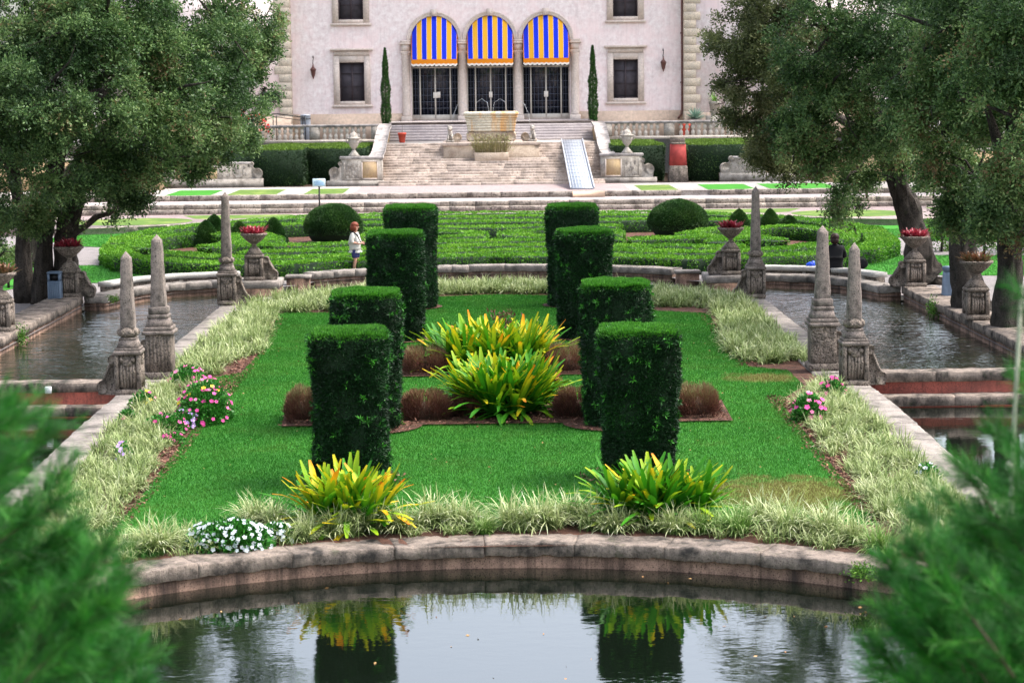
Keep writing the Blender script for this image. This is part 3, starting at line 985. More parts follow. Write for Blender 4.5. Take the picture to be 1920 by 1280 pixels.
# ------------------------------------------------------------------ urns on the stair walls, balustrades
def urn(loc, label, grp):
    e = empty('stone_urn', loc, label, 'urn', grp)
    pr = [(.29, 0), (.29, .05), (.23, .12), (.14, .24), (.09, .32)]
    G().lathe(pr, n=24).out('foot', M['scroll'], e, True)
    pr = [(.07, .32), (.07, .38), (.15, .45), (.22, .56), (.28, .72), (.30, .80), (.27, .85), (.33, .9), (.36, .96), (.34, .98), (.24, 1.0), (.22, 1.1), (.2, 1.16), (.1, 1.25), (.05, 1.28), (.06, 1.32), (.0, 1.34)]
    G().lathe(pr, n=36, fl=.03, nf=9).out('bowl', M['scroll'], e, True)
    for q in (-1, 1):
        pts = [(q * (.27 + .13 * math.sin(a)), 0, .78 + .13 * math.cos(a) * -1 + .05) for a in np.linspace(.1, math.pi - .1, 8)]
        G().tube(pts, .03, 6).out('handle', M['scroll'], e, True)
    return e


urn((-7.25, 112.9, 2.6), 'lidded stone urn on the wall left of the stairs', 'lidded urns beside the stairs')
urn((7.15, 112.9, 2.6), 'lidded stone urn on the wall right of the stairs', 'lidded urns beside the stairs')


def baluster_mesh():
    g = G().box((0, 0, 0), (.24, .24, .06)).box((0, 0, .68), (.24, .24, .06))
    g.lathe([(.08, .06), (.1, .09), (.12, .2), (.1, .28), (.05, .34), (.05, .38), (.1, .42), (.12, .52), (.1, .6), (.06, .65), (.09, .68)], n=10)
    return g


def balustrade(loc, length, n, label, piers, hh=1.0):
    e = empty('balustrade', loc, label, 'balustrade')
    G().bx(0, length, -.16, .16, 0, .14).out('plinth', M['balus'], e)
    G().bx(-.05, length + .05, -.2, .2, .88, 1.02, bev=.02).out('rail', M['rail'], e)
    for p in piers: G().bx(p - .3, p + .3, -.17, .17, .14, .88).out('pier', M['scroll'], e)
    xs = [x for x in np.arange(.2, length - .1, length / n) if all(abs(x - p) > .42 for p in piers)]
    base = None
    for x in xs:
        if base is None:
            base = baluster_mesh().out('baluster', M['balus'], e, True)
            b = base
        else:
            b = base.copy(); COL.objects.link(b); b.parent = e
        b.location = (x, 0, .14)
    return e


balustrade((-14.2, 125.2, 3.06), 7.9, 24, 'stone balustrade on the terrace left of the stairs', [.3, 3.9, 7.5])
balustrade((6.4, 125.2, 3.06), 9.0, 26, 'stone balustrade on the terrace right of the stairs', [.35, 4.0, 8.3])
balustrade((-17.5, 124.9, 3.06), 3.0, 8, 'short stone balustrade at the far left, half hidden by the oak', [.3, 2.6])
balustrade((14.2, 130.0, 4.4), 6.0, 16, 'small raised balustrade behind the right oak, against the house', [.3, 5.7])

# ------------------------------------------------------------------ house
H = empty('house', (0, 132, 3.06), 'pale pink stucco villa with three awned arches, cream window surrounds and corner quoins', 'house')
# wall coordinates below: x, y (0 = facade, negative = towards the garden), z above 3.06


def arch_hole(cx, hw, z0, zs, n=18):
    return [(cx - hw, z0), (cx + hw, z0)] + [(cx + hw * math.cos(a), zs + hw * math.sin(a)) for a in np.linspace(0, math.pi, n)]


def holed_wall(name, x0, x1, z0, z1, y, holes, depth, mat):
    loops = [[(x0, z0), (x1, z0), (x1, z1), (x0, z1)]] + holes
    P = [p for l in loops for p in l]
    tr = tessellate_polygon([[Vector((a, b, 0)) for a, b in l] for l in loops])
    V = [(a, y, b) for a, b in P]
    Fs = [tuple(t) for t in tr]
    for h in holes:
        k = len(V)
        n = len(h)
        V += [(a, y, b) for a, b in h] + [(a, y + depth, b) for a, b in h]
        Fs += [(k + i, k + (i + 1) % n, k + n + (i + 1) % n, k + n + i) for i in range(n)]
    return mk(name, V, Fs, mat, H)


SP, ZS, ZD = 3.41, 6.0, 1.09
holes = [arch_hole(c * SP, 1.45, ZD, ZS) for c in (-1, 0, 1)]
WX = (-8.5, 8.3)
for wx in WX:
    holes.append([(wx - .76, 2.32), (wx + .76, 2.32), (wx + .76, 4.68), (wx - .76, 4.68)])
    holes.append([(wx - .76, 7.28), (wx + .76, 7.28), (wx + .76, 9.64), (wx - .76, 9.64)])
holed_wall('facade', -12.2, 11.85, 0, 13.5, 0, holes, .45, M['pink'])
G().bx(-22, 22, 1.0, 14, 0, 13.5).out('inner_block', M['pink'], H)
# end towers, standing slightly forward, with quoins
for s, xq in ((-1, -12.2), (1, 11.85)):
    x0, x1 = sorted((xq, s * 24))
    g = G().bx(x0, x1, -.9, .95, 0, 13.5)
    g.out('tower_wall', M['pink'], H)
    g = G()
    for k in range(27):
        wd = .95 if k % 2 == 0 else .68
        a, b_ = sorted((xq - s * .03, xq + s * wd))
        g.bx(a, b_, -.955, .2, k * .5 + .008, k * .5 + .492, bev=.006)
    g.out('quoins', M['quoin'], H)
g = G().bx(-23, 23, -1.4, 14.5, 13.5, 13.9).bx(-22, 22, -.6, 13.6, 13.9, 14.5)
g.out('roof', M['terra'], H)
for a_ in ((-12.2, -5.45, -.14, .05, .0, 1.55), (5.45, 11.85, -.14, .05, 0, 1.55), (-24, -12.2, -1.04, -.85, 0, 1.4), (11.85, 24, -1.04, -.85, 0, 1.4)):
    G().bx(*a_).out('plinth', M['plinth'], H)


def win(wx, z0, z1, hood):
    fr = G()
    o, i = 1.13, .76
    fr.bx(wx - o, wx - i, -.1, .12, z0 - .22, z1 + .42).bx(wx + i, wx + o, -.1, .12, z0 - .22, z1 + .42)
    fr.bx(wx - i, wx + i, -.098, .12, z1, z1 + .42).bx(wx - i, wx + i, -.098, .12, z0 - .22, z0)
    f = fr.out('window', M['trim'], H)
    G().bx(wx - o - .12, wx + o + .12, -.2, .1, z0 - .36, z0 - .22, bev=.02).out('sill', M['trim'], f)
    if hood:
        g = G().bx(wx - o + .05, wx + o - .05, -.14, .1, z1 + .42, z1 + .72).bx(wx - o - .18, wx + o + .18, -.32, .1, z1 + .72, z1 + .86, bev=.02)
        g.out('hood', M['trim'], f)
    g = G()
    for a, b_ in ((-.76, -.68), (.68, .76), (-.05, .05)): g.bx(wx + a, wx + b_, .16, .24, z0, z1)
    zs = [z0, z1 - .08] + [z0 + (z1 - z0) * q - .01 for q in (.38, .72)]
    for k, z in enumerate(zs): g.bx(wx - .68, wx + .68, .165, .235, z, z + (.08 if k < 2 else .03))
    g.out('sash', M['shut'], f)
    G().bx(wx - .76, wx + .76, .26, .29, z0, z1).out('pane', M['curtain'], f)


for wx in WX:
    win(wx, 2.32, 4.68, True)
    win(wx, 7.28, 9.64, False)
# tower window on the left, half behind the oak
g = G().bx(-16.3, -16.0, -1.02, -.8, 2.1, 4.5).bx(-14.8, -14.5, -1.02, -.8, 2.1, 4.5).bx(-16.0, -14.8, -1.01, -.8, 4.3, 4.5).bx(-16.0, -14.8, -1.01, -.8, 2.1, 2.3)
f = g.out('window', M['trim'], H)
G().bx(-16.0, -14.8, -.94, -.85, 2.3, 4.3).out('pane', M['glass'], f)
# arcade
for c in (-1, 0, 1):
    cx = c * SP
    V, Fs = [], []
    A = np.linspace(0, math.pi, 25)
    prof = [(1.44, 0), (1.44, -.10), (1.50, -.15), (1.58, -.10), (1.63, -.17), (1.70, -.17), (1.70, 0)]
    for a in A:
        for r_, y in prof: V.append((cx + r_ * math.cos(a), y, ZS + r_ * math.sin(a)))
    m = len(prof)
    for k in range(len(A) - 1):
        for q in range(m - 1): Fs.append((k * m + q, k * m + q + 1, (k + 1) * m + q + 1, (k + 1) * m + q))
    f = mk('arch', V, Fs, M['trim'], H)
    G().box((cx, -.16, ZS + 1.42), (.3, .34, .42), taper=1.25).out('keystone', M['trim'], f)
    # glazed doors
    g = G()
    for x, wd in ((-1.42, .06), (-.93, .09), (0, .09), (.93, .09), (1.42, .06)): g.bx(cx + x - wd / 2, cx + x + wd / 2, .3, .42, ZD + .02, 4.42)
    g.bx(cx - 1.45, cx + 1.45, .29, .43, 4.28, 4.38).bx(cx - 1.45, cx + 1.45, .31, .41, ZD, ZD + .34)
    d = g.out('glazed_door', M['frame'], H)
    g = G()
    for z in np.arange(ZD + .34, 4.3, .4): g.bx(cx - 1.42, cx + 1.42, .35, .37, z - .012, z + .012)
    for x in (-1.22, -1.06, -.72, -.48, -.24, .24, .48, .72, 1.06, 1.22): g.bx(cx + x - .012, cx + x + .012, .352, .372, ZD + .3, 4.3)
    for z in np.arange(4.7, 6.9, .5): g.bx(cx - 1.42, cx + 1.42, .35, .37, z - .02, z + .02)
    g.out('glazing_bars', M['lead'], d)
    G().bx(cx - 1.45, cx + 1.45, .39, .41, ZD, 7.5).out('pane', M['glass'], d)
    g = G().box((cx, .27, 2.45), (.26 if c else .2, .05, .36), bev=.02)
    if c < 0: g.box((cx + .2, .27, 2.47), (.22, .03, .36))
    g.out('lock_plate', M['creamcloth'], d)
    # striped awning
    aw = G()
    ed = [(-1.42, -1.37, 0)]
    nst = 9
    wst = 2.74 / nst
    for k in range(nst):
        x0 = -1.37 + k * wst
        ed += [(x0, x0 + .008, 3), (x0 + .008, x0 + wst - .008, 1 if k % 2 == 0 else 2), (x0 + wst - .008, x0 + wst, 3)]
    ed.append((1.37, 1.42, 0))
    nv = 10
    for xa, xb, mi in ed:
        V = []
        for xx in (xa, xb):
            zt = ZS + math.sqrt(max(0.0, 1.435 ** 2 - xx * xx))
            xf = xx * .985
            bow = .12 * (1 - (xx / 1.42) ** 2) + .03 * math.sin(xx * 9 + c)
            p0, p1, p2 = Vector((xx, -.02, zt)), Vector((xx * 1.0, -.62 - bow, zt - (zt - 4.85) * .42 + .1)), Vector((xf, -.92 - bow, 4.80))
            for v in range(nv + 1):
                t = v / nv
                V.append(p0 * (1 - t) ** 2 + p1 * 2 * t * (1 - t) + p2 * t * t + Vector((cx, 0, 0)))
        aw.add(V, [(v, v + 1, nv + 2 + v, nv + 1 + v) for v in range(nv)], mi)
    # valance with scallops
    for k in range(36):
        xa = -1.4 + 2.8 * k / 36; xb = -1.4 + 2.8 * (k + 1) / 36
        V = []
        for xx in (xa, xb):
            y = -.925 - .12 * (1 - (xx / 1.42) ** 2)
            sc = abs(math.sin(math.pi * (xx + 1.4) / 2.8 * 10)) * .09
            V += [(cx + xx, y, 4.80), (cx + xx, y - .01, 4.56 - sc * .6), (cx + xx, y - .01, 4.46 - sc)]
        aw.add(V, [(0, 1, 4, 3)], 0)
        aw.add(V, [(1, 2, 5, 4)], 3)
    # side cheeks
    for q in (-1, 1):
        aw.add([(cx + q * 1.42, -.03, ZS + .25), (cx + q * 1.42, -.03, 5.3), (cx + q * 1.40, -.9, 4.8), (cx + q * 1.42, -.5, ZS - .1)], [(0, 1, 2, 3)], 0)
    a = aw.out('awning', None, H, mats=[M['orange'], M['blue'], M['yellow'], M['creamcloth']])
    G().tube([(cx - 1.4, -.9, 4.79), (cx + 1.4, -.9, 4.79)], .02, 6).out('awning_bar', M['iron'], a)
for x, half in ((-1.5 * SP, 1), (-.5 * SP, 0), (.5 * SP, 0), (1.5 * SP, 1)):
    g = G()
    q = .0 if not half else (-.06 if x < 0 else .06)
    g.box((x + q, -.15, .95), (.66, .5, .42), bev=.02)
    g.lathe([(.29, 1.37), (.27, 1.45), (.255, 1.5), (.24, 4.95), (.26, 5.0), (.24, 5.05), (.26, 5.12), (.31, 5.2)], (x + q, -.12, 0), n=16)
    g.box((x + q, -.13, 5.2), (.62, .42, .1), bev=.015).box((x + q, -.13, 5.3), (.5, .36, .42)).box((x + q, -.14, 5.72), (.8, .48, .12), bev=.02).box((x + q, -.14, 5.84), (.66, .42, .14))
    g.out('column', M['trim'], H)
g = G().tube([(11.75, -.16, 14), (11.75, -.16, 1.6), (11.7, -.2, 1.3), (11.5, -.25, 1.05)], .06, 8)
for z in (3.2, 6.2, 9.5): g.box((11.75, -.14, z), (.2, .14, .08))
g.out('downspout', M['pipe'], H)
for x, z, s in ((-10.85, 3.95, 'left'), (10.6, 4.15, 'right')):
    e = empty('wall_lantern', (x, 131.9, z + 3.06), 'slender iron lantern on a bracket on the pink wall %s of the arches' % s, 'lantern')
    g = G().tube([(0, 0, 1.15), (.02, -.1, 1.0), (0, -.2, .85), (-.02, -.1, .7), (0, 0, .55)], .025, 6)
    g.lathe([(.0, 1.0), (.05, 1.05), (.0, 1.2)], (0, -.02, 0), 8)
    g.out('bracket', M['iron'], e)
    G().lathe([(.02, -.25), (.05, -.15), (.1, -.05), (.17, .3), (.2, .32), (.12, .42), (.05, .5), (.02, .7)], (0, -.2, 0), 6).out('lamp_case', M['pipe'], e)
# ------------------------------------------------------------------ fountain, ramp, pots on the stairs
e = empty('fountain', (0, 118.8, 3.1), 'stone sarcophagus fountain stained orange, on scrolled feet at the head of the stairs', 'fountain')
g = G().bx(-2.6, 2.6, -2.6, 2.0, -1.2, -.12)
g.out('pedestal', M['cream'], e)
G().bx(-2.68, 2.68, -2.68, 2.05, -.12, .08, bev=.03).out('pedestal_top', M['step'], e, jit=.012)
g = G()
for k in range(5):
    z0 = .62 + .15 * k
    g.box((0, 0, z0), (2.62 + .05 * k, 1.2 + .03 * k, .152), bev=.03)
g.box((0, 0, 1.36), (2.95, 1.5, .12), bev=.05).box((0, 0, 1.48), (3.05, 1.6, .22), bev=.08)
g.out('basin', M['basin'], e)
g = G()
for s in (-1, 1):
    g.box((s * 1.12, 0, .08), (.5, 1.1, .54), bev=.1)
    g.prism([(s * 1.12 + .24 * math.cos(a), .34 + .24 * math.sin(a)) for a in np.linspace(0, 6.28, 16)[:-1]], -.62, -.5, 'y')
    volute(g, s * 1.85, -1.4, -.9, .32, .24, -s)
    g.bx(*(sorted((s * 1.75, s * 2.5))), -1.4, -.9, .06, .2)
for k in range(16):
    g.ball((R.uniform(-.8, .8), -.5, R.uniform(.2, .5)), (.12, .1, .1), n=8, m=5)
g.bx(-.9, .9, -.5, .4, .08, .62)
g.out('scrolled_feet', M['cream'], e, jit=.015)
for s in (-1, 1):
    pts = [(s * 1.25, 0, 1.7), (s * 1.35, -.1, 2.05), (s * 1.6, -.2, 2.25), (s * 1.85, -.3, 2.1), (s * 2.05, -.4, 1.6), (s * 2.15, -.4, 1.1)]
    G().tube(pts, .008, 5).out('water_jet', M['jet'], e, True)
    pts = [(s * .9, 0, 1.7), (s * .8, 0, 2.2), (s * .5, 0, 2.4), (s * .2, 0, 2.2), (s * .1, 0, 1.7)]
    G().tube(pts, .007, 5).out('water_jet', M['jet'], e, True)
for s, sd_ in ((-1, 'left'), (1, 'right')):
    g = G().box((0, 0, 0), (.44, .6, .1)).ball((0, .12, .32), (.17, .22, .24)).ball((0, -.05, .52), (.13, .15, .2)).ball((0, -.14, .74), (.14, .15, .15)).ball((0, -.27, .7), (.07, .09, .07))
    for q in (-1, 1):
        g.tube([(q * .1, -.1, .45), (q * .11, -.2, .25), (q * .1, -.22, .1)], [.06, .05, .05], 8)
        g.ball((q * .1, .12, .2), (.08, .18, .1)).ball((q * .09, -.1, .88), .04)
    k = g.out('stone_beast', M['scroll'], None, True, jit=.01)
    k.location = (s * 2.25, 117.0, 3.18)
    tag(k, 'small crouching grey stone beast on the %s end of the fountain pedestal' % sd_, 'statue', 'stone beasts beside the fountain')
e = empty('flower_trough', (0, 115.75, 2.05), 'long cream stone trough of bare twiggy plants on the steps below the fountain', 'planter')
G().box((0, 0, 0), (1.8, .6, .58), bev=.03, taper=1.03).out('trough', M['cream'], e)
nb = 320
P = np.column_stack([R.uniform(-.85, .85, nb), R.uniform(-.22, .22, nb), np.full(nb, .55)])
D = np.column_stack([P[:, 0] * .35 + R.normal(size=nb) * .25, R.normal(size=nb) * .25, np.ones(nb)])
v1 = strips(P, D, R.uniform(.5, 1.15, nb), .022, .1, .1, .5, 3)
Lp = P[R.integers(0, nb, 900)]
Dn = rdir(900)
base = Lp + np.column_stack([Lp[:, 0] * .3 + R.normal(size=900) * .12, R.normal(size=900) * .15, R.uniform(.15, 1.05, 900)])
v2 = leaves(base, Dn, .09, .035, R.random(900))
V, Fs, T = join([v1, v2])
M['twig'] = leafm('twiggy_plant', [(0, (.16, .13, .05)), (.5, (.30, .27, .12)), (1, (.22, .30, .08))], .7, .1)
mk('twigs', V, Fs, M['twig'], e, tint=T)

M['ribmetal'] = plain('rib_metal', (.44, .46, .50), .4, var=.05)
e = empty('access_ramp', (4.48, 105.7, 1.08), 'long white ribbed metal ramp laid over the right of the stairs', 'ramp')
L, Hh = 13.3, 2.06
a = math.atan2(Hh, L)
g = G()
V = [(-.58, 0, 0), (.58, 0, 0), (.58, L, Hh), (-.58, L, Hh), (-.58, 0, .05), (.58, 0, .05), (.58, L, Hh + .05), (-.58, L, Hh + .05)]
g.add(V, [(3, 2, 1, 0), (4, 5, 6, 7), (0, 1, 5, 4), (1, 2, 6, 5), (2, 3, 7, 6), (3, 0, 4, 7)])
g.out('deck', M['whitemetal'], e)
g = G()
for x in np.linspace(-.58, .58, 9):
    wd = .03 if abs(x) > .55 else .012
    hh = .12 if abs(x) > .55 else .075
    g.add([(x - wd, 0, .04), (x + wd, 0, .04), (x + wd, L, Hh + .04), (x - wd, L, Hh + .04), (x - wd, 0, hh), (x + wd, 0, hh), (x + wd, L, Hh + hh), (x - wd, L, Hh + hh)],
          [(3, 2, 1, 0), (4, 5, 6, 7), (0, 1, 5, 4), (1, 2, 6, 5), (2, 3, 7, 6), (3, 0, 4, 7)])
for k in range(1, 14):
    y = L * k / 14; z = Hh * k / 14
    g.box((0, y, z + .052), (1.1, .03, .02))
g.out('ribs', M['ribmetal'], e)
g = G()
for y in (1.2, 3.6): g.bx(-.5, .5, y - .04, y + .04, -.02, Hh * y / L)
g.out('supports', M['whitemetal'], e)
g = G().prism([(102.95, .83), (103.58, .83), (103.58, 1.07), (103.1, 1.07)], 3.9, 5.45, 'x')
tag(g.out('board', M['board']), 'tan wooden wedge bridging the terrace edge at the foot of the metal ramp', 'wooden wedge')


def pot(loc, h, label, mat='terra', plant=None, cat='flower pot'):
    e = empty('flower_pot', loc, label, cat)
    r = h * .42
    G().lathe([(r * .62, 0), (r * .66, .02), (r * .92, h * .8), (r * 1.0, h * .8), (r * 1.03, h * .98), (r * .95, h), (r * .9, h * .92), (0.01, h * .9)], n=20).out('pot', M[mat], e, True)
    if plant:
        n = plant
        P = np.zeros((n, 3)); P[:, 2] = h * .9
        P[:, :2] += R.normal(size=(n, 2)) * r * .2
        D = rdir(n); D[:, 2] = abs(D[:, 2]) + .5
        V, Fs, T = strips(P, D, R.uniform(.5, 1, n) * h * 1.1, .05, .8, .2, .9, 3)
        mk('plant', V, Fs, M['shrub'], e, tint=T)
    return e


p = atY(754, 262, 120.8)
e = pot((p[0], 120.8, 3.09), .56, 'red terracotta pot with a thin stalk on the landing left of the fountain')
G().tube([(0, 0, .5), (.02, 0, .8), (.0, .02, 1.1)], [.015, .012, .006], 5).out('stalk', M['stem'], e)
p = atY(1366, 252, 126)
pot((atY(1284, 250, 127)[0], 127, 3.06), .8, 'dark red pot standing behind the balustrade right of the stairs')
e = pot((atY(1340, 213, 128.5)[0], 128.5, 4.3), .85, 'grey stone tub standing by the wall at the corner of the right tower', mat='scroll', plant=25, cat='planter')
G().bx(-.5, .5, -.5, .5, -1.24, 0).out('base_block', M['scroll'], e)
e = empty('agave', (atY(1303, 222, 127.5)[0], 127.5, 4.0), 'blue grey spiky agave by the foot of the downspout', 'agave')
n = 130
D = rdir(n); D[:, 2] = abs(D[:, 2]) * .8 + .15
V, Fs, T = strips(np.zeros((n, 3)) + [0, 0, .1], D, R.uniform(.5, .95, n), .07, .15, .1, .9, 3, fold=.3)
mk('leaves', V, Fs, M['agave'], e, tint=T)
G().lathe([(.3, -.94), (.42, 0), (.45, .12), (.1, .12)], n=18).out('pot', M['scroll'], e, True)
e = empty('trash_can', (atY(573, 236, 128)[0], 128, 3.06), 'blue grey drum standing by the house wall behind the left balustrade', 'drum')
G().lathe([(.3, 0), (.3, 1.0), (.31, 1.05), (.3, 1.5), (.32, 1.52), (.3, 1.58), (.05, 1.6)], n=20).out('drum', M['whitemetal'], e, True)
G().lathe([(.31, 1.3), (.33, 1.33), (.31, 1.36)], n=20).out('hoop', M['iron'], e, True)
e = empty('handrail', (atY(512, 222, 127.5)[0], 127.5, 3.06), 'black iron handrail sloping down behind the left balustrade', 'handrail')
g = G().tube([(-1.6, 0, 1.15), (0, 0, 1.65), (.3, 0, 1.65), (1.9, 0, 1.42)], .035, 6).tube([(-1.6, 0, .95), (0, 0, 1.45), (.3, 0, 1.45), (1.9, 0, 1.22)], .02, 6)
g.out('rail', M['iron'], e)
g = G()
for x in (0, .2, 1.75, 1.9): g.tube([(x, 0, 0), (x, 0, 1.55)], .03, 6)
g.out('posts', M['iron'], e)
for x, lab, gap in ((9.0, 'red painted tapered stone pier in the gap between the boxed hedges right of the stairs', 0),):
    e = empty('painted_pier', (9.86, 113.2, 1.05), lab, 'pier')
    G().box((0, 0, 0), (1.2, 1.0, .9), taper=.9, bev=.03).out('stone_base', M['ped'], e)
    e.scale = (.85, 1, .97)
    G().box((0, 0, .9), (1.04, .86, 1.15), taper=.88).out('red_slab', M['redpaint'], e)
    G().box((0, 0, 2.05), (.86, .84, .1), bev=.02).box((0, .25, 2.15), (.9, .5, .3), bev=.03).out('cap', M['ped'], e)
# information sign
p = at(609, 398, .39)
e = empty('sign', (p[0], 97.4, .39), 'pale blue information board on a black post left of the steps', 'sign')
G().box((0, 0, 0), (.07, .05, 1.35)).box((0, 0, 1.3), (.1, .06, .42)).out('post', M['iron'], e)
G().box((0, -.05, 1.34), (.58, .04, .36), bev=.01).out('board', M['signw'], e)
g = G()
for z, wd in ((1.62, .3), (1.56, .42), (1.51, .46), (1.46, .40), (1.41, .44)):
    g.bx(-wd / 2, wd / 2, -.074, -.071, z - .01, z + .01)
g.out('lettering', M['signt'], e)

# ------------------------------------------------------------------ clipped hedges
def shell(name, P, Nrm, n, L, W, mat, parent, spread=.6, t0=0.0, t1=1.0, upb=.25, tj=None):
    pass


def box_surface(n, x0, x1, y0, y1, z0, z1, faces='fltrb'):
    """random points on a box; returns P, normal"""
    A = {'f': (x1 - x0) * (z1 - z0), 'b': (x1 - x0) * (z1 - z0), 'l': (y1 - y0) * (z1 - z0), 'r': (y1 - y0) * (z1 - z0), 't': (x1 - x0) * (y1 - y0)}
    tot = sum(A[f] for f in faces)
    Ps, Ns, tp = [], [], []
    for f in faces:
        m = int(n * A[f] / tot)
        u, v = R.random(m), R.random(m)
        if f == 'f': p = np.column_stack([x0 + u * (x1 - x0), np.full(m, y0), z0 + v * (z1 - z0)]); nn = (0, -1, 0)
        if f == 'b': p = np.column_stack([x0 + u * (x1 - x0), np.full(m, y1), z0 + v * (z1 - z0)]); nn = (0, 1, 0)
        if f == 'l': p = np.column_stack([np.full(m, x0), y0 + u * (y1 - y0), z0 + v * (z1 - z0)]); nn = (-1, 0, 0)
        if f == 'r': p = np.column_stack([np.full(m, x1), y0 + u * (y1 - y0), z0 + v * (z1 - z0)]); nn = (1, 0, 0)
        if f == 't': p = np.column_stack([x0 + u * (x1 - x0), y0 + v * (y1 - y0), np.full(m, z1)]); nn = (0, 0, 1)
        Ps.append(p); Ns.append(np.tile(np.array(nn, float), (m, 1))); tp.append(np.full(m, f == 't'))
    return np.concatenate(Ps), np.concatenate(Ns), np.concatenate(tp)


def nz(P, f):
    return np.array([noise.noise(Vector(p) * f) for p in P])


def boxhedge(x0, x1, y0, y1, z0, z1, label, n):
    e = empty('boxed_hedge', ((x0 + x1) / 2, y0, z0), label, 'hedge')
    cx = (x0 + x1) / 2
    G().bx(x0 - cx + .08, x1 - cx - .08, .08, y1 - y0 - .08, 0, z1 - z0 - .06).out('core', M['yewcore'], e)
    P, Nn, top = box_surface(n, x0 - cx, x1 - cx, 0, y1 - y0, 0, z1 - z0, 'flrt')
    P = P + Nn * (nz(P, 1.1) * .10 - R.random(len(P)) * .06 + .02)[:, None]
    D = Nn * .7 + rdir(len(P)) * .8 + [0, 0, .35]
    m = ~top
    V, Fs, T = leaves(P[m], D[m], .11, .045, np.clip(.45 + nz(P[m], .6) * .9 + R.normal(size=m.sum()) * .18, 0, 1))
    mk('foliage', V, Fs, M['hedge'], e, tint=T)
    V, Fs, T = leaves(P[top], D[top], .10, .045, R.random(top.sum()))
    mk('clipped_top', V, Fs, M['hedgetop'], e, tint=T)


boxhedge(-12.7, -9.95, 113.0, 124.3, 1.06, 2.98, 'dark boxed hedge left of the stairs with a flat light top, nearer block', 26000)
boxhedge(-9.8, -6.75, 114.8, 124.3, 1.06, 2.98, 'dark boxed hedge behind the left lidded urn, set further back', 24000)
boxhedge(-19, -12.9, 115.5, 124.3, 1.06, 2.9, 'dark boxed hedge at the far left, behind the low scroll wall', 16000)
boxhedge(6.45, 9.2, 114.0, 124.3, 1.06, 2.98, 'dark boxed hedge behind the right lidded urn', 24000)
boxhedge(10.5, 18.5, 113.4, 124.3, 1.06, 2.98, 'long dark boxed hedge at the far right, beyond the red pier', 30000)


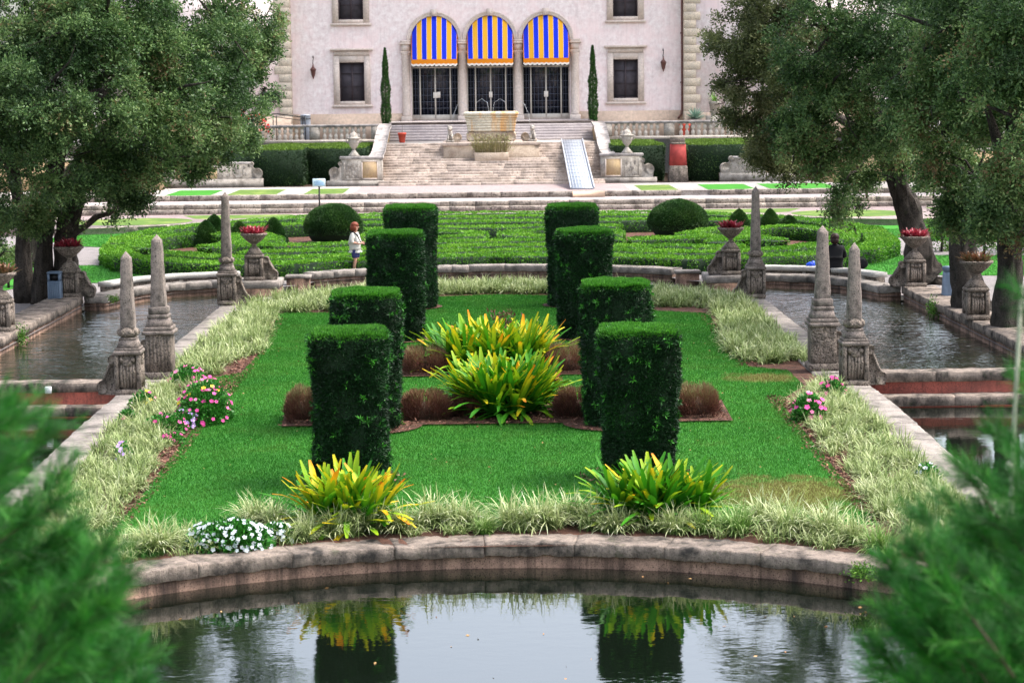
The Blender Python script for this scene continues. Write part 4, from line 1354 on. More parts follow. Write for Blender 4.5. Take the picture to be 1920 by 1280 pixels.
def topiary(x, y, w, d, h, label, seed, n=42000, ros=70, tap=.90, topk=1.0, tilt=0.0):
    """clipped yew column: squarish with round corners, slightly narrower at the foot"""
    z0 = float(lawnz(y))
    e = empty('topiary_column', (x, y, z0), label, 'topiary', 'clipped yew columns in two rows')
    rr = np.random.default_rng(seed)
    off = Vector((seed * 3.1, seed * 1.7, 0))

    def surf(a, t):
        k = 4.0
        ca, sa = np.cos(a), np.sin(a)
        r = (np.abs(ca) ** k + np.abs(sa) ** k) ** (-1 / k)
        wz = tap + (1 - tap) * np.clip(t, 0, 1) ** .8 + .03 * np.sin(t * 7 + seed)
        rnd = np.where(t > .955, np.sqrt(np.clip(1 - ((t - .955) / .06) ** 2, .3, 1)), 1.0)
        return np.column_stack([r * ca * w / 2 * wz * rnd + tilt * t, r * sa * d / 2 * wz * rnd, t * h])
    # dark inner body
    V, Fs = [], []
    na, nt_ = 28, 12
    for k in range(nt_ + 1):
        p = surf(np.linspace(0, 2 * np.pi, na, endpoint=False), np.full(na, k / nt_ * .985))
        V.append(p * [.93, .93, 1])
    V = np.concatenate(V)
    for k in range(nt_):
        for i in range(na):
            j = (i + 1) % na
            Fs.append((k * na + i, k * na + j, (k + 1) * na + j, (k + 1) * na + i))
    Fs.append(tuple(nt_ * na + i for i in range(na)))
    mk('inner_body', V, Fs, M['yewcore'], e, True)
    a = rr.uniform(0, 2 * np.pi, n); t = rr.random(n)
    P = surf(a, t)
    kp = (nz(P + np.array(off), 3.1) > -.30) | (rr.random(n) < .35)
    a, t, P = a[kp], t[kp], P[kp]; n = len(a)
    Nn = unit(P * [1, 1, 0] / [w, d, 1] + 1e-6)
    # roughness of the clipping
    dn = nz(P + np.array(off), 2.6) * .045 + nz(P + np.array(off), 9.0) * .03
    P = P + Nn * (dn - rr.random(n) * .07 + .01)[:, None]
    D = Nn * .75 + unit(rr.normal(size=(n, 3))) * .8 + [0, 0, .25]
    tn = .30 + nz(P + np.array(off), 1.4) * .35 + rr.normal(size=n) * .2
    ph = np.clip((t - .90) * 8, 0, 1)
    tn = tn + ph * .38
    V1 = leaves(P, D, rr.uniform(.05, .09, n) * (1 if y < 45 else 1.25), (.014 if y < 45 else .02) * np.ones(n), np.clip(tn, 0, .93))
    # rosettes of pale new shoots
    parts = [V1]
    m = ros
    a = rr.uniform(np.pi, 2 * np.pi, m) if True else a
    t = rr.random(m) ** .9
    Pc = surf(a, t); Nc = unit(Pc * [1, 1, 0] / [w, d, 1])
    for k in range(m):
        q = 18
        P = np.tile(Pc[k] + Nc[k] * .045, (q, 1))
        D = unit(rr.normal(size=(q, 3)) + Nc[k] * .9 + [0, 0, .2])
        parts.append(leaves(P, D, rr.uniform(.06, .11, q), .018, np.clip(rr.uniform(.72, 1.05, q) - .2 * rr.random(), 0, 1)))
    V, Fs, T = join(parts)
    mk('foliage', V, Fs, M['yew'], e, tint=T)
    # light growth on top and along the upper rim
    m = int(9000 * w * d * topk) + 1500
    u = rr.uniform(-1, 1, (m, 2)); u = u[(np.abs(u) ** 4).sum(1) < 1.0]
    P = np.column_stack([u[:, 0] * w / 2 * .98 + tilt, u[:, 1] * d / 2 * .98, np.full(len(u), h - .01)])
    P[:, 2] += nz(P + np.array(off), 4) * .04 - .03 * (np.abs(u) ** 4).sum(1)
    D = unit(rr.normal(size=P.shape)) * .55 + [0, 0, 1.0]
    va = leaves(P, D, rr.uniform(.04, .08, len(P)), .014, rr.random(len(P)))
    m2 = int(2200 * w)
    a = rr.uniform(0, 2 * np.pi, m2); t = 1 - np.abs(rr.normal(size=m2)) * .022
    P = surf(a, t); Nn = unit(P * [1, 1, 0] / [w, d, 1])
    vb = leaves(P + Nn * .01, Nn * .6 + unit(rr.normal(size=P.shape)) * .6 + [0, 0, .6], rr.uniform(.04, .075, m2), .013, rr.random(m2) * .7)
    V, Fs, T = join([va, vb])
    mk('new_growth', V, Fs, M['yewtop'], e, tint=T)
    if y < 35: return
    if y < 45:
        ring = [(x + 1.02 * math.cos(q) * w / 1.26, y + .95 * math.sin(q) * w / 1.26) for q in np.linspace(0, 6.283, 40, endpoint=False)]
    else:
        ring = [(x + .85 * math.cos(q), y + .85 * math.sin(q)) for q in np.linspace(0, 6.283, 30, endpoint=False)]
    flat('mulch_ring', ring, 0, M['mulch'], zf=lambda X, Y_: float(lawnz(Y_)) + .05)


topiary(-2.28, 33.5, 1.16, 1.1, 2.45, 'nearest yew column on the left, dark with scattered pale shoots', 1, 60000, 60, .93)
topiary(2.29, 33.5, 1.24, 1.15, 2.43, 'nearest yew column on the right, tapering to a narrower foot', 2, 60000, 48, .83)
topiary(-2.31, 38.5, 1.22, 1.2, 2.50, 'second yew column from the front on the left, bright fresh top, half hidden', 3, 42000, 70, .92, 1.6)
topiary(2.22, 38.5, 1.22, 1.2, 2.62, 'second yew column from the front on the right, shaggy bright top', 4, 42000, 80, .9, 1.8)
topiary(-2.36, 51.8, 1.33, 1.3, 2.66, 'third yew column from the front on the left', 5, 34000, 40, .93)
topiary(2.22, 51.8, 1.32, 1.3, 2.66, 'third yew column from the front on the right', 6, 34000, 40, .86)
topiary(-2.28, 59.5, 1.4, 1.35, 2.86, 'farthest yew column of the left row', 7, 26000, 25, .93)
topiary(2.22, 59.5, 1.36, 1.35, 2.84, 'farthest yew column of the right row', 8, 26000, 25, .92)


def dome(px, base, wpx, hpx, label, k=2.0, n=16000, cone=False):
    p = at(px, base, GZ)
    s = 4000.0 / p[1]
    w, h = wpx / s, hpx / s
    e = empty('clipped_dome', (p[0], p[1] + w / 2 * .7, GZ), label, 'clipped bush')
    m = n
    if cone:
        t = R.random(m) ** .8
        rad = w / 2 * (1 - t ** 1.7) ** .75
        rad = np.maximum(rad, .02)
        a = R.uniform(0, 6.283, m)
        P = np.column_stack([rad * np.cos(a), rad * np.sin(a), t * h])
        Nn = unit(np.column_stack([np.cos(a), np.sin(a), np.full(m, .25) + t * .8]))
    else:
        d = rdir(m); d[:, 2] = np.abs(d[:, 2]) - .25 * (R.random(m) < .3)
        P = unit(d)
        Nn = P.copy()
        P = P * [w / 2, w / 2, h * .62] + [0, 0, h * .38]
    P = P + Nn * (nz(P + p, 2.2) * .05 - R.random(m) * .05)[:, None]
    D = Nn + rdir(m) * .8
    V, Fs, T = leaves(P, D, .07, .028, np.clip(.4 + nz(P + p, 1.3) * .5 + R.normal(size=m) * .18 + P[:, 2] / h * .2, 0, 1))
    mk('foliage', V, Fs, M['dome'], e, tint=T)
    g = G()
    if cone:
        pr = [(max(.02, w / 2 * .9 * (1 - t ** 1.7) ** .75), t * h * .96) for t in np.linspace(0, 1, 10)]
        g.lathe(pr, n=16)
    else:
        pr = [(w / 2 * .92 * math.cos(q), h * .38 + h * .62 * .93 * math.sin(q)) for q in np.linspace(-.6, 1.5, 10)]
        g.lathe(pr, n=20)
    g.out('core', M['yewcore'], e, True)


dome(623, 457, 110, 72, 'large round clipped bush left of centre, behind the standing woman', n=26000)
dome(1275, 447, 114, 70, 'large round clipped bush right of centre, behind the hedge maze', n=26000)
dome(384, 464, 54, 49, 'small pointed clipped bush at the far left, the nearer one of a pair', cone=True)
dome(400, 450, 50, 46, 'small pointed clipped bush at the far left, the rear one of a pair', cone=True)
dome(512, 461, 54, 50, 'rounded pointed bush just right of the left red flower urn', cone=True)
dome(447, 463, 48, 46, 'pointed bush between the tall left obelisk and the left red flower urn', cone=True)
dome(1388, 449, 54, 55, 'pointed bush directly behind the right red flower urn', cone=True)
dome(1446, 446, 52, 52, 'pointed clipped bush right of the tall right obelisk', cone=True)
dome(1482, 448, 56, 42, 'low pointed clipped bush, rightmost of the row behind the maze', cone=True)

# ------------------------------------------------------------------ parterre of low hedges
def hedge_run(pts, w, h, label, dens=330, closed=False, lf=.085):
    pts = [tuple(p) for p in pts]
    if closed: pts = pts + [pts[0]]
    P = resample(pts, .35)
    T = np.gradient(P, axis=0); T /= np.linalg.norm(T, axis=1, keepdims=True)
    Nn = np.stack([-T[:, 1], T[:, 0]], axis=1)
    c = P.mean(axis=0)
    e = empty('parterre_hedge', (c[0], c[1], GZ), label, 'low hedge', 'low clipped hedges of the parterre')
    V, Fs = [], []
    for k in range(len(P)):
        for o, z in ((-w / 2 * .85, 0), (-w / 2 * .85, h * .85), (w / 2 * .85, h * .85), (w / 2 * .85, 0)):
            q = P[k] + Nn[k] * o - c
            V.append((q[0], q[1], z))
    for k in range(len(P) - 1):
        for q in range(3): Fs.append((4 * k + q, 4 * k + q + 1, 4 * k + q + 5, 4 * k + q + 4))
    Fs += [(0, 1, 2, 3), tuple(4 * (len(P) - 1) + q for q in (3, 2, 1, 0))]
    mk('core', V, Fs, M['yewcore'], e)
    L = len(P) * .35
    n = int(L * (w + 2 * h) * dens * 1.25)
    k = R.integers(0, len(P) - 1, n)
    f = R.random(n)[:, None]
    base = P[k] * (1 - f) + P[k + 1] * f
    nn = Nn[k]
    s = R.random(n) * (w + 2 * h)
    top = (s > h) & (s < h + w)
    o = np.where(s <= h, -w / 2, np.where(top, s - h - w / 2, w / 2))
    z = np.where(s <= h, s, np.where(top, h, 2 * h + w - s))
    q = base + nn * o[:, None] - c
    Pp = np.column_stack([q, z])
    outw = np.column_stack([nn * np.where(top, 0, np.sign(o))[:, None], np.where(top, 1.0, 0)])
    W3 = Pp + np.array([c[0], c[1], 0])
    Pp = Pp + outw * (nz(W3, 1.2) * .05 + nz(W3, 5) * .02 - R.random(n) * .035)[:, None]
    D = outw * .7 + rdir(n) * .8 + [0, 0, .35]
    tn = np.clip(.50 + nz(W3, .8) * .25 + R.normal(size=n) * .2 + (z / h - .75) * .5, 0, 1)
    if not closed:
        for k_, sg in ((0, -1), (len(P) - 1, 1)):
            m_ = int(w * h * dens * 1.2)
            o_, z_ = R.uniform(-w / 2, w / 2, m_), R.uniform(0, h, m_)
            t3 = np.array([T[k_][0] * sg, T[k_][1] * sg, 0])
            q_ = np.column_stack([np.tile(P[k_] - c, (m_, 1)) + np.outer(o_, Nn[k_]), z_]) + t3 * .06 * R.random((m_, 1))
            Pp = np.concatenate([Pp, q_]); D = np.concatenate([D, t3 * .7 + rdir(m_) * .8 + [0, 0, .35]])
            tn = np.concatenate([tn, np.clip(.42 + R.normal(size=m_) * .18 + (z_ / h - .75) * .45, 0, 1)])
    V, Fs, T_ = leaves(Pp, D, R.uniform(.7, 1.2, len(Pp)) * lf, lf * .5, tn)
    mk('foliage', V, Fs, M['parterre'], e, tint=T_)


def arc(cx, cy, rx, ry, a0, a1, n=24):
    return [(cx + rx * math.cos(RAD(a)), cy + ry * math.sin(RAD(a))) for a in np.linspace(a0, a1, n)]


HH = .52
front = [(-13.6, 77.5), (-13.2, 74.5), (-12.2, 71.5), (-10.2, 69.4), (-8.2, 68.3), (-6.3, 68.2), (-5.0, 69.2), (-3, 70.0), (0, 70.5), (3, 70.0), (5, 69.2), (6.3, 68.3), (8.2, 68.5), (10.3, 69.2), (12.4, 71.3), (13.7, 74.2), (14.1, 78)]
hedge_run(front, 1.0, HH, 'long bright green outer hedge of the maze, along the pool side', 420)
hedge_run([(-13.6, 78.2), (-14.0, 81), (-13.4, 85), (-12, 89), (-9, 92.5), (-5, 94.3), (0, 94.8), (5, 94.3), (9, 92.5), (12, 89), (13.8, 85), (14.4, 81), (14.1, 78.6)], 1.0, HH, 'bright green outer hedge of the maze, curving round its far side', 260)
second = [(-11.4, 73.6), (-10, 71.9), (-8, 70.6), (-6.3, 70.5), (-4.8, 71.6), (-2.6, 72.3), (0, 72.6), (2.6, 72.3), (4.8, 71.6), (6.3, 70.6), (8, 70.8), (10, 71.9), (11.5, 73.8)]
hedge_run(second, .95, HH, 'second bright hedge line of the maze, just inside the outer one', 380)
hedge_run([(-5.4, 73.6), (-2.8, 74.6), (0, 75), (2.8, 74.6), (5.4, 73.6)], .9, HH, 'third hedge line of the maze, short arc at its middle', 340)
hedge_run(arc(-11.2, 79.2, 1.9, 3.8, -60, 240), .85, HH, 'curled hedge loop at the left end of the maze', 300)
hedge_run(arc(11.2, 79.2, 1.9, 3.8, -60, 240), .85, HH, 'curled hedge loop at the right end of the maze', 300)
hedge_run([(-4.6, 77.5), (-2.5, 77.0), (0, 77.4), (2.5, 77.0), (4.6, 77.5)], .95, HH, 'straight hedge bar across the middle of the maze', 300)
hedge_run(arc(-2.6, 81.0, 2.0, 1.9, 0, 360, 24), .85, HH, 'round hedge ring left of the middle of the maze', 280, True)
hedge_run(arc(2.6, 81.0, 2.0, 1.9, 0, 360, 24), .85, HH, 'round hedge ring right of the middle of the maze', 280, True)
hedge_run([(-5.0, 84.6), (-2.5, 85.4), (0, 85.0), (2.5, 85.4), (5.0, 84.6)], 1.1, HH, 'wavy hedge bar behind the two rings of the maze', 260)
hedge_run([(-10.6, 87.4), (-7, 88.6), (-3, 88.2), (0, 88.8), (3, 88.2), (7, 88.6), (10.6, 87.4)], 1.2, HH, 'long hedge bar in the back third of the maze', 260)
hedge_run([(-8.2, 91.2), (-4, 92.0), (0, 91.6), (4, 92.0), (8.2, 91.2)], 1.2, HH, 'rear hedge bar of the maze, before its far outer hedge', 240)
hedge_run([(-9.0, 76.4), (-7.6, 76.0), (-6.2, 76.2), (-5.0, 77.0)], .95, HH, 'short hedge in front of the large round bush on the left', 340)
hedge_run([(9.0, 76.6), (7.8, 77.6), (6.2, 77.4), (5.0, 77.0)], .95, HH, 'short hedge in front of the large round bush on the right', 340)
hedge_run([(-8.6, 73.2), (-7.2, 73.0), (-5.8, 74.2)], .95, HH, 'short slanting hedge right of the left red flower urn', 340)
hedge_run([(8.6, 73.2), (7.2, 73.0), (5.8, 74.2)], .95, HH, 'short slanting hedge left of the right red flower urn', 340)
hedge_run([(7.9, 75.5), (8.6, 77.5), (7.2, 79.5), (8.2, 81.5), (9.4, 83.5)], .85, HH, 'winding hedge right of the centre of the maze', 280)
hedge_run([(-8.0, 75.8), (-8.8, 77.5), (-8.2, 80), (-9.4, 83.5)], .85, HH, 'winding hedge left of the centre of the maze', 280)

# ------------------------------------------------------------------ pale variegated grass borders
def tuft_geo(n, L, sp, mat_t=(.15, 1.0), c=(0, 0, 0), seg=3, wd=.012):
    P = np.zeros((n, 3)) + c
    P[:, :2] += R.normal(size=(n, 2)) * sp
    D = np.column_stack([R.normal(size=n) * .5, R.normal(size=n) * .5, np.full(n, 1.0)])
    t1 = np.clip(R.normal(.72, .25, n), .1, 1)
    return strips(P, D, L * R.uniform(.6, 1.15, n), wd, R.uniform(.8, 2.1, n), .0 + .25 * R.random(n), t1, seg)


def border(name, label, polys, per, dens, L, mat, zf=None, wd=.012):
    parts = []
    for poly in polys:
        a = np.array(poly)
        area = .5 * abs(np.dot(a[:, 0], np.roll(a[:, 1], 1)) - np.dot(a[:, 1], np.roll(a[:, 0], 1)))
        p = sample_poly(poly, max(3, int(area * dens)))
        for q in p:
            c = (q[0], q[1], float(lawnz(q[1])))
            tv, tf, tt = tuft_geo(int(per * R.uniform(.5, 1.3)), L * R.uniform(.6, 1.25), .07, c=c, wd=wd)
            parts.append((tv, tf, np.clip(tt * R.uniform(.55, 1.05) + R.normal() * .04, 0, 1)))
    V, Fs, T = join(parts)
    o = mk(name, V, Fs, mat, tint=T)
    tag(o, label, 'grass border', kind='stuff')


def pxL(l):
    return [tuple(atL(x, y)[:2]) for x, y in l]


UL = [(-5.4, 46.2), (-7.0, 46.2), (-7.05, 60.2), (-6.2, 62.3), (-4.6, 63.9), (-3.3, 61.5), (-3.6, 59.0), (-6.0, 58.6), (-5.8, 55), (-5.4, 50)]
UR = [(-x, y) for x, y in UL]
UL = UL + [(-6.5, 45.5)]
LL = [(-5.75, 42.3), (-6.0, 44.6), (-6.6, 44.9), (-6.9, 43.2), (-6.9, 27.5), (-5.9, 27.7), (-5.6, 30), (-5.7, 38)]
LR = [(5.6, 30), (5.85, 27.7), (6.9, 27.4), (6.9, 43.2), (6.4, 43.0), (5.8, 40.5), (5.65, 36)]
BK = [(-4.4, 64.2), (-2.2, 65.3), (0, 65.7), (2.2, 65.3), (4.4, 64.2), (3.0, 61.6), (1.9, 63.0), (0, 63.4), (-1.9, 63.0), (-3.0, 61.6)]
border('grass_border', 'pale variegated grass edging the left of the lawn beside the upper pool', [UL], 50, 15, .40, M['lir'], wd=.02)
border('grass_border', 'pale variegated grass edging the right of the lawn beside the upper pool', [UR], 50, 15, .40, M['lir'], wd=.02)
border('grass_border', 'pale variegated grass edging the lower left of the lawn, with flowers among it', [LL], 70, 15, .36, M['lir'], wd=.015)
border('grass_border', 'pale variegated grass edging the lower right of the lawn', [LR], 70, 16, .36, M['lir'], wd=.015)
border('grass_border', 'pale variegated grass along the far end of the lawn, below the curved coping', [BK], 60, 16, .42, M['lir'], wd=.02)
FB = [(-5.2, 28.1), (-3.4, 29.1), (-1.5, 29.65), (0, 29.78), (1.5, 29.65), (3.4, 29.1), (5.2, 28.1), (5.2, 29.5), (3.4, 30.2), (0.3, 30.35), (0, 30.35), (-.3, 30.35), (-3.4, 30.2), (-5.2, 29.5)]
border('grass_border', 'thin scatter of pale grass between the tufts above the front coping', [FB], 50, 10, .36, M['lir'], wd=.012)
# separate tufts above the front coping
TX = [(190, 1050, 0, .30), (240, 1048, 1, .26), (292, 1040, 0, .44), (478, 985, 0, .38), (520, 992, 0, .36), (572, 1012, 0, .34), (628, 1008, 0, .36), (690, 1002, 0, .40), (748, 1000, 0, .36), (812, 990, 0, .46), (868, 992, 0, .40),
      (908, 1003, 1, .26), (962, 994, 0, .44), (1018, 992, 0, .44), (1062, 984, 0, .40), (1108, 988, 0, .38), (1150, 1000, 0, .34), (1262, 1002, 0, .34), (1318, 1002, 1, .34), (1380, 1004, 1, .38),
      (1432, 990, 0, .42), (1480, 1004, 0, .46), (1548, 1012, 0, .44), (1600, 1022, 0, .38), (1650, 1038, 1, .36)]
ordn = ['first', 'second', 'third', 'fourth', 'fifth', 'sixth', 'seventh', 'eighth', 'ninth', 'tenth', 'eleventh', 'twelfth', 'thirteenth', 'fourteenth', 'fifteenth', 'sixteenth', 'seventeenth', 'eighteenth',
        'nineteenth', 'twentieth', 'twenty-first', 'twenty-second', 'twenty-third', 'twenty-fourth', 'twenty-fifth']
protos = []
for k in range(6):
    V, Fs, T = tuft_geo(230, .46, .07, wd=.012, seg=4)
    protos.append(mk('grass_tuft_source', V, Fs, M['lir' if k < 4 else 'lirg'], tint=T))
for k, (px, py, gr, hgt) in enumerate(TX):
    src_ = protos[(4 + k % 2) if gr else k % 4]
    o = src_.copy(); COL.objects.link(o)
    o.name = 'grass_tuft'
    p = atL(px, py - 3)
    o.location = (p[0], max(p[1], 20.85 + math.sqrt(max(0, 8.83 ** 2 - p[0] ** 2))), float(lawnz(p[1])))
    o.rotation_euler = (0, 0, k * 2.4)
    sc = hgt / .40 * 1.22
    o.scale = (sc, sc, sc)
    tag(o, '%s %s grass tuft counted from the left along the front coping' % (ordn[k], 'greener' if gr else 'pale'), 'grass tuft', 'grass tufts along the front coping')
for o in protos: bpy.data.objects.remove(o)

# ------------------------------------------------------------------ bromeliads
def brom_geo(n, L, wd, c, lift=(.15, 1.2), ty=.8, th=.25, seg=6, droop=(.25, 1.0)):
    P = np.zeros((n, 3)) + c
    a = R.uniform(0, 6.283, n)
    rr = R.uniform(.01, .05, n)
    P[:, 0] += rr * np.cos(a); P[:, 1] += rr * np.sin(a)
    up = R.uniform(lift[0], lift[1], n)
    D = np.column_stack([np.cos(a), np.sin(a), up * 1.25])
    t1 = np.clip(R.normal(ty, th, n), .2, 1)
    return strips(P, D, L * R.uniform(.65, 1.1, n), wd * R.uniform(.8, 1.15, n), R.uniform(droop[0], droop[1], n), R.uniform(0, .2, n) + (t1 > .9) * .2, t1, seg, fold=.28, blunt=True)


def bromclump(base, cents, label, L=.8, wd=.07, n=42, ty=.62, th=.25):
    e = empty('bromeliad_clump', base, label, 'bromeliad')
    for i, (cx, cy, k) in enumerate(cents):
        V, Fs, T = brom_geo(int(n * k), L * (.80 + .2 * k), wd, (cx, cy, .04 * k), lift=(.25, 2.6), ty=ty, th=th, droop=(.3, 1.5))
        mk('rosette', V, Fs, M['brom'], e, tint=T)
    return e


b1 = (.12, 39.6, -.01)
bromclump(b1, [(0, 0, 1.25), (-.45, .05, 1), (.5, .0, 1.1), (-.15, -.35, .9), (.25, -.35, .9), (.0, .5, 1.2), (-.6, .5, 1), (.65, .5, 1), (.3, .9, 1), (-.3, .9, 1)], 'large yellow green bromeliad mass in the middle of the lawn, the nearer one', 1.14, .085, 84, .50, .24)
b2 = (-.02, 45.6, 0)
bromclump(b2, [(0, 0, 1.2), (-.6, .1, 1.1), (.6, .1, 1.1), (-.3, .6, 1), (.35, .6, 1), (-1.0, .5, .8), (.95, .5, .9), (.0, 1.1, 1)], 'large yellow bromeliad mass in the middle of the lawn, the farther one', 1.2, .09, 84, .60, .22)
p = atL(648, 1000)
bromclump((p[0], 30.25, -.2), [(0, 0, 1.2), (-.35, .05, 1), (.38, .1, 1), (.0, .4, 1), (.2, -.15, .7)], 'orange and yellow tipped bromeliad above the front coping, left', .98, .082, 70, .64, .26)
p = atL(1222, 992)
bromclump((p[0], 30.4, -.2), [(0, 0, 1.2), (-.4, .05, .9), (.4, .05, 1), (.0, .4, 1), (.12, -.2, .8), (.75, .2, .7)], 'greener bromeliad above the front coping, right', .98, .082, 70, .47, .22)

# mulch beds across the lawn with red brown low bushes
flat('mulch_bed', [(-3.9, 38.5), (4.35, 38.5), (4.4, 40.9), (-4.0, 40.9)], 0, M['mulch'], zf=lambda x, y: float(lawnz(y)) + .052)
flat('mulch_bed', [(-2.6, 44.9), (3.6, 44.9), (3.6, 47.2), (-2.6, 47.2)], .05, M['mulch'])


def heath(x0, x1, y0, y1, h, label, red=0.0, n=9000):
    cx, cy = (x0 + x1) / 2, (y0 + y1) / 2
    z = float(lawnz(cy))
    h *= .86
    e = empty('low_bush', (cx, cy, z), label, 'low bush')
    u = rdir(n); u[:, 2] = np.abs(u[:, 2])
    q = np.sign(u) * np.abs(u) ** .6
    P = q * [(x1 - x0) / 2, (y1 - y0) / 2, h] * (1 - .3 * R.random((n, 1)) ** 2)
    P += u * (nz(P + [cx, cy, 0], 5.0) * .10)[:, None]
    D = u * .8 + rdir(n) * .5 + [0, 0, .8]
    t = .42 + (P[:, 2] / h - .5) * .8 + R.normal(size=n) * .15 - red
    V, Fs, T = leaves(P, D, R.uniform(.06, .16, n), .010, np.clip(t, 0, 1))
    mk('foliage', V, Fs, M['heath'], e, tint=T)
    G().lathe([(min(x1 - x0, y1 - y0) * .36, 0), (min(x1 - x0, y1 - y0) * .36, h * .5), (.05, h * .7)], n=10).out('core', M['soil'], e, True)


heath(-3.85, -3.2, 38.75, 40.0, .62, 'low reddish brown bush at the left end of the near mulch bed')
heath(-1.75, -.85, 38.85, 39.8, .55, 'low red brown bush left of the nearer bromeliad mass', .1)
heath(-.9, -.2, 39.2, 39.9, .4, 'low red brown bush tucked against the left of the nearer bromeliads', .15)
heath(1.15, 1.95, 38.85, 39.8, .55, 'low red brown bush right of the nearer bromeliad mass', .15)
heath(3.35, 4.15, 38.8, 40.0, .58, 'russet bush at the right end of the near mulch bed', -.05)
heath(-1.95, -1.0, 45.0, 46.6, .6, 'low brownish bush left of the farther bromeliad mass')
heath(1.15, 2.05, 45.0, 46.6, .6, 'low brownish bush right of the farther bromeliad mass')
heath(3.3, 3.6, 46.0, 47.0, .35, 'sparse reddish tuft behind the right yew columns', .1, 1500)
e = empty('red_bromeliad', (1.02, 44.1, 0), 'small orange red bromeliads between the two large bromeliad masses', 'bromeliad')
for q in range(5):
    V, Fs, T = brom_geo(26, .32, .05, (q * .12 - .3, (q % 2) * .15, 0), ty=.9, th=.1, seg=4)
    mk('rosette', V, Fs, M['rbrom'], e, tint=T)
e = empty('feathery_red_plant', (.25, 47.4, 0), 'wispy dull red plant standing behind the farther bromeliads', 'plant')
P = np.column_stack([R.normal(size=300) * .16, R.normal(size=300) * .1, R.uniform(.2, 1.15, 300)])
V, Fs, T = leaves(P, rdir(300) + [0, 0, .5], .12, .03, R.random(300) * .4)
mk('foliage', V, Fs, M['heath'], e, tint=T)
G().tube([(0, 0, 0), (.03, 0, 1)], .015, 5).out('stem', M['stem'], e)
e = empty('feathery_red_plant', (-.85, 47.2, 0), 'small dull red plant left behind the farther bromeliads', 'plant')
P = np.column_stack([R.normal(size=160) * .1, R.normal(size=160) * .1, R.uniform(.2, .75, 160)])
V, Fs, T = leaves(P, rdir(160) + [0, 0, .5], .10, .03, R.random(160) * .4)
mk('foliage', V, Fs, M['heath'], e, tint=T)
G().tube([(0, 0, 0), (.03, 0, .6)], .012, 5).out('stem', M['stem'], e)


# ------------------------------------------------------------------ flowers
def flowers(loc, rx, ry, h, label, mat, nf, nl=2600, fs=.055, extra=None, name='flowering_plant', cat='flowers'):
    e = empty(name, loc, label, cat)
    u = rdir(nl); u[:, 2] = np.abs(u[:, 2])
    P = u * [rx, ry, h] * R.uniform(.55, 1.0, (nl, 1))
    V, Fs, T = leaves(P, u * .8 + rdir(nl) * .7 + [0, 0, .3], .075, .034, R.random(nl))
    mk('foliage', V, Fs, M['flleaf'], e, tint=T)
    for mt, cnt in [(mat, nf)] + (extra or []):
        u = rdir(cnt); u[:, 2] = np.abs(u[:, 2]) * 1.1 + .05
        u[:, 1] -= .25
        u = unit(u)
        C = u * [rx, ry, h] * R.uniform(.93, 1.12, (cnt, 1))
        ups = unit(u + [0, -.5, .5])
        parts = []
        for k in range(cnt):
            a = ups[k]
            s1 = unit(np.cross(a, rdir(1)))[0]; s2 = np.cross(a, s1)
            ang = np.arange(5) * 2 * np.pi / 5 + R.random()
            D = np.outer(np.cos(ang), s1) + np.outer(np.sin(ang), s2) + a * .15
            S = np.cross(a, D)
            L = fs * R.uniform(.8, 1.15) / 2 * 1.2
            Pb = np.tile(C[k], (5, 1))
            V = np.stack([Pb, Pb + D * L * .6 + S * L * .42, Pb + D * L, Pb + D * L * .6 - S * L * .42], axis=1).reshape(-1, 3)
            parts.append((V, np.arange(20).reshape(5, 4), np.full(20, R.random())))
        V, Fs, T = join(parts)
        mk('blossoms', V, Fs, M[mt], e, tint=T)
    return e


def fl(px, py, *a, **k):
    p = atL(px, py)
    return flowers((p[0], p[1], float(lawnz(p[1]))), *a, **k)


flowers((-3.72, 29.12, -.2), .62, .42, .40, 'mound of small white flowers above the front coping', 'whitefl', 150, 3600, .062)
flowers((-3.1, 29.5, -.2), .28, .22, .26, 'small outlier of white flowers right of the white flower mound', 'whitefl', 38, 700, .07)
fl(385, 790, .50, .75, .78, 'large bush of pink flowers beside the near left obelisks', 'pinkfl', 58, 5200, .075, extra=[('yellowfl', 8)])
fl(352, 730, .42, .45, .5, 'pink flowers against the foot of the plain left obelisk', 'pinkfl', 30, 1800, .08)
fl(310, 812, .42, .4, .34, 'low pink flowers among the grass left of the lawn', 'pinkfl', 20, 1300, .07)
fl(345, 802, .26, .3, .34, 'lilac flowers at the lawn edge beside the pink ones', 'purplefl', 30, 900, .08)
fl(322, 832, .22, .25, .2, 'dark pink flowers low on the mulch at the left lawn edge', 'pinkfl', 16, 500, .08)
fl(268, 768, .28, .25, .36, 'small plant with pink and yellow flowers at the foot of the carved left obelisk', 'pinkfl', 8, 700, .08, extra=[('yellowfl', 5)])
fl(240, 800, .2, .2, .3, 'dark leafy plant spilling on the left stone coping', 'pinkfl', 2, 700, .08)
fl(232, 868, .16, .12, .36, 'few lilac flowers in the pale grass at the lower left', 'purplefl', 16, 120, .07)
fl(1516, 790, .32, .35, .52, 'pink flowers at the lawn edge beside the near right obelisks', 'pinkfl', 22, 1500, .09)
fl(1562, 752, .28, .3, .45, 'pink flowers in the pale grass under the carved right obelisk', 'pinkfl', 20, 800, .09)
fl(1738, 905, .2, .2, .3, 'small white flowers at the lower right coping', 'whitefl', 10, 500, .08)

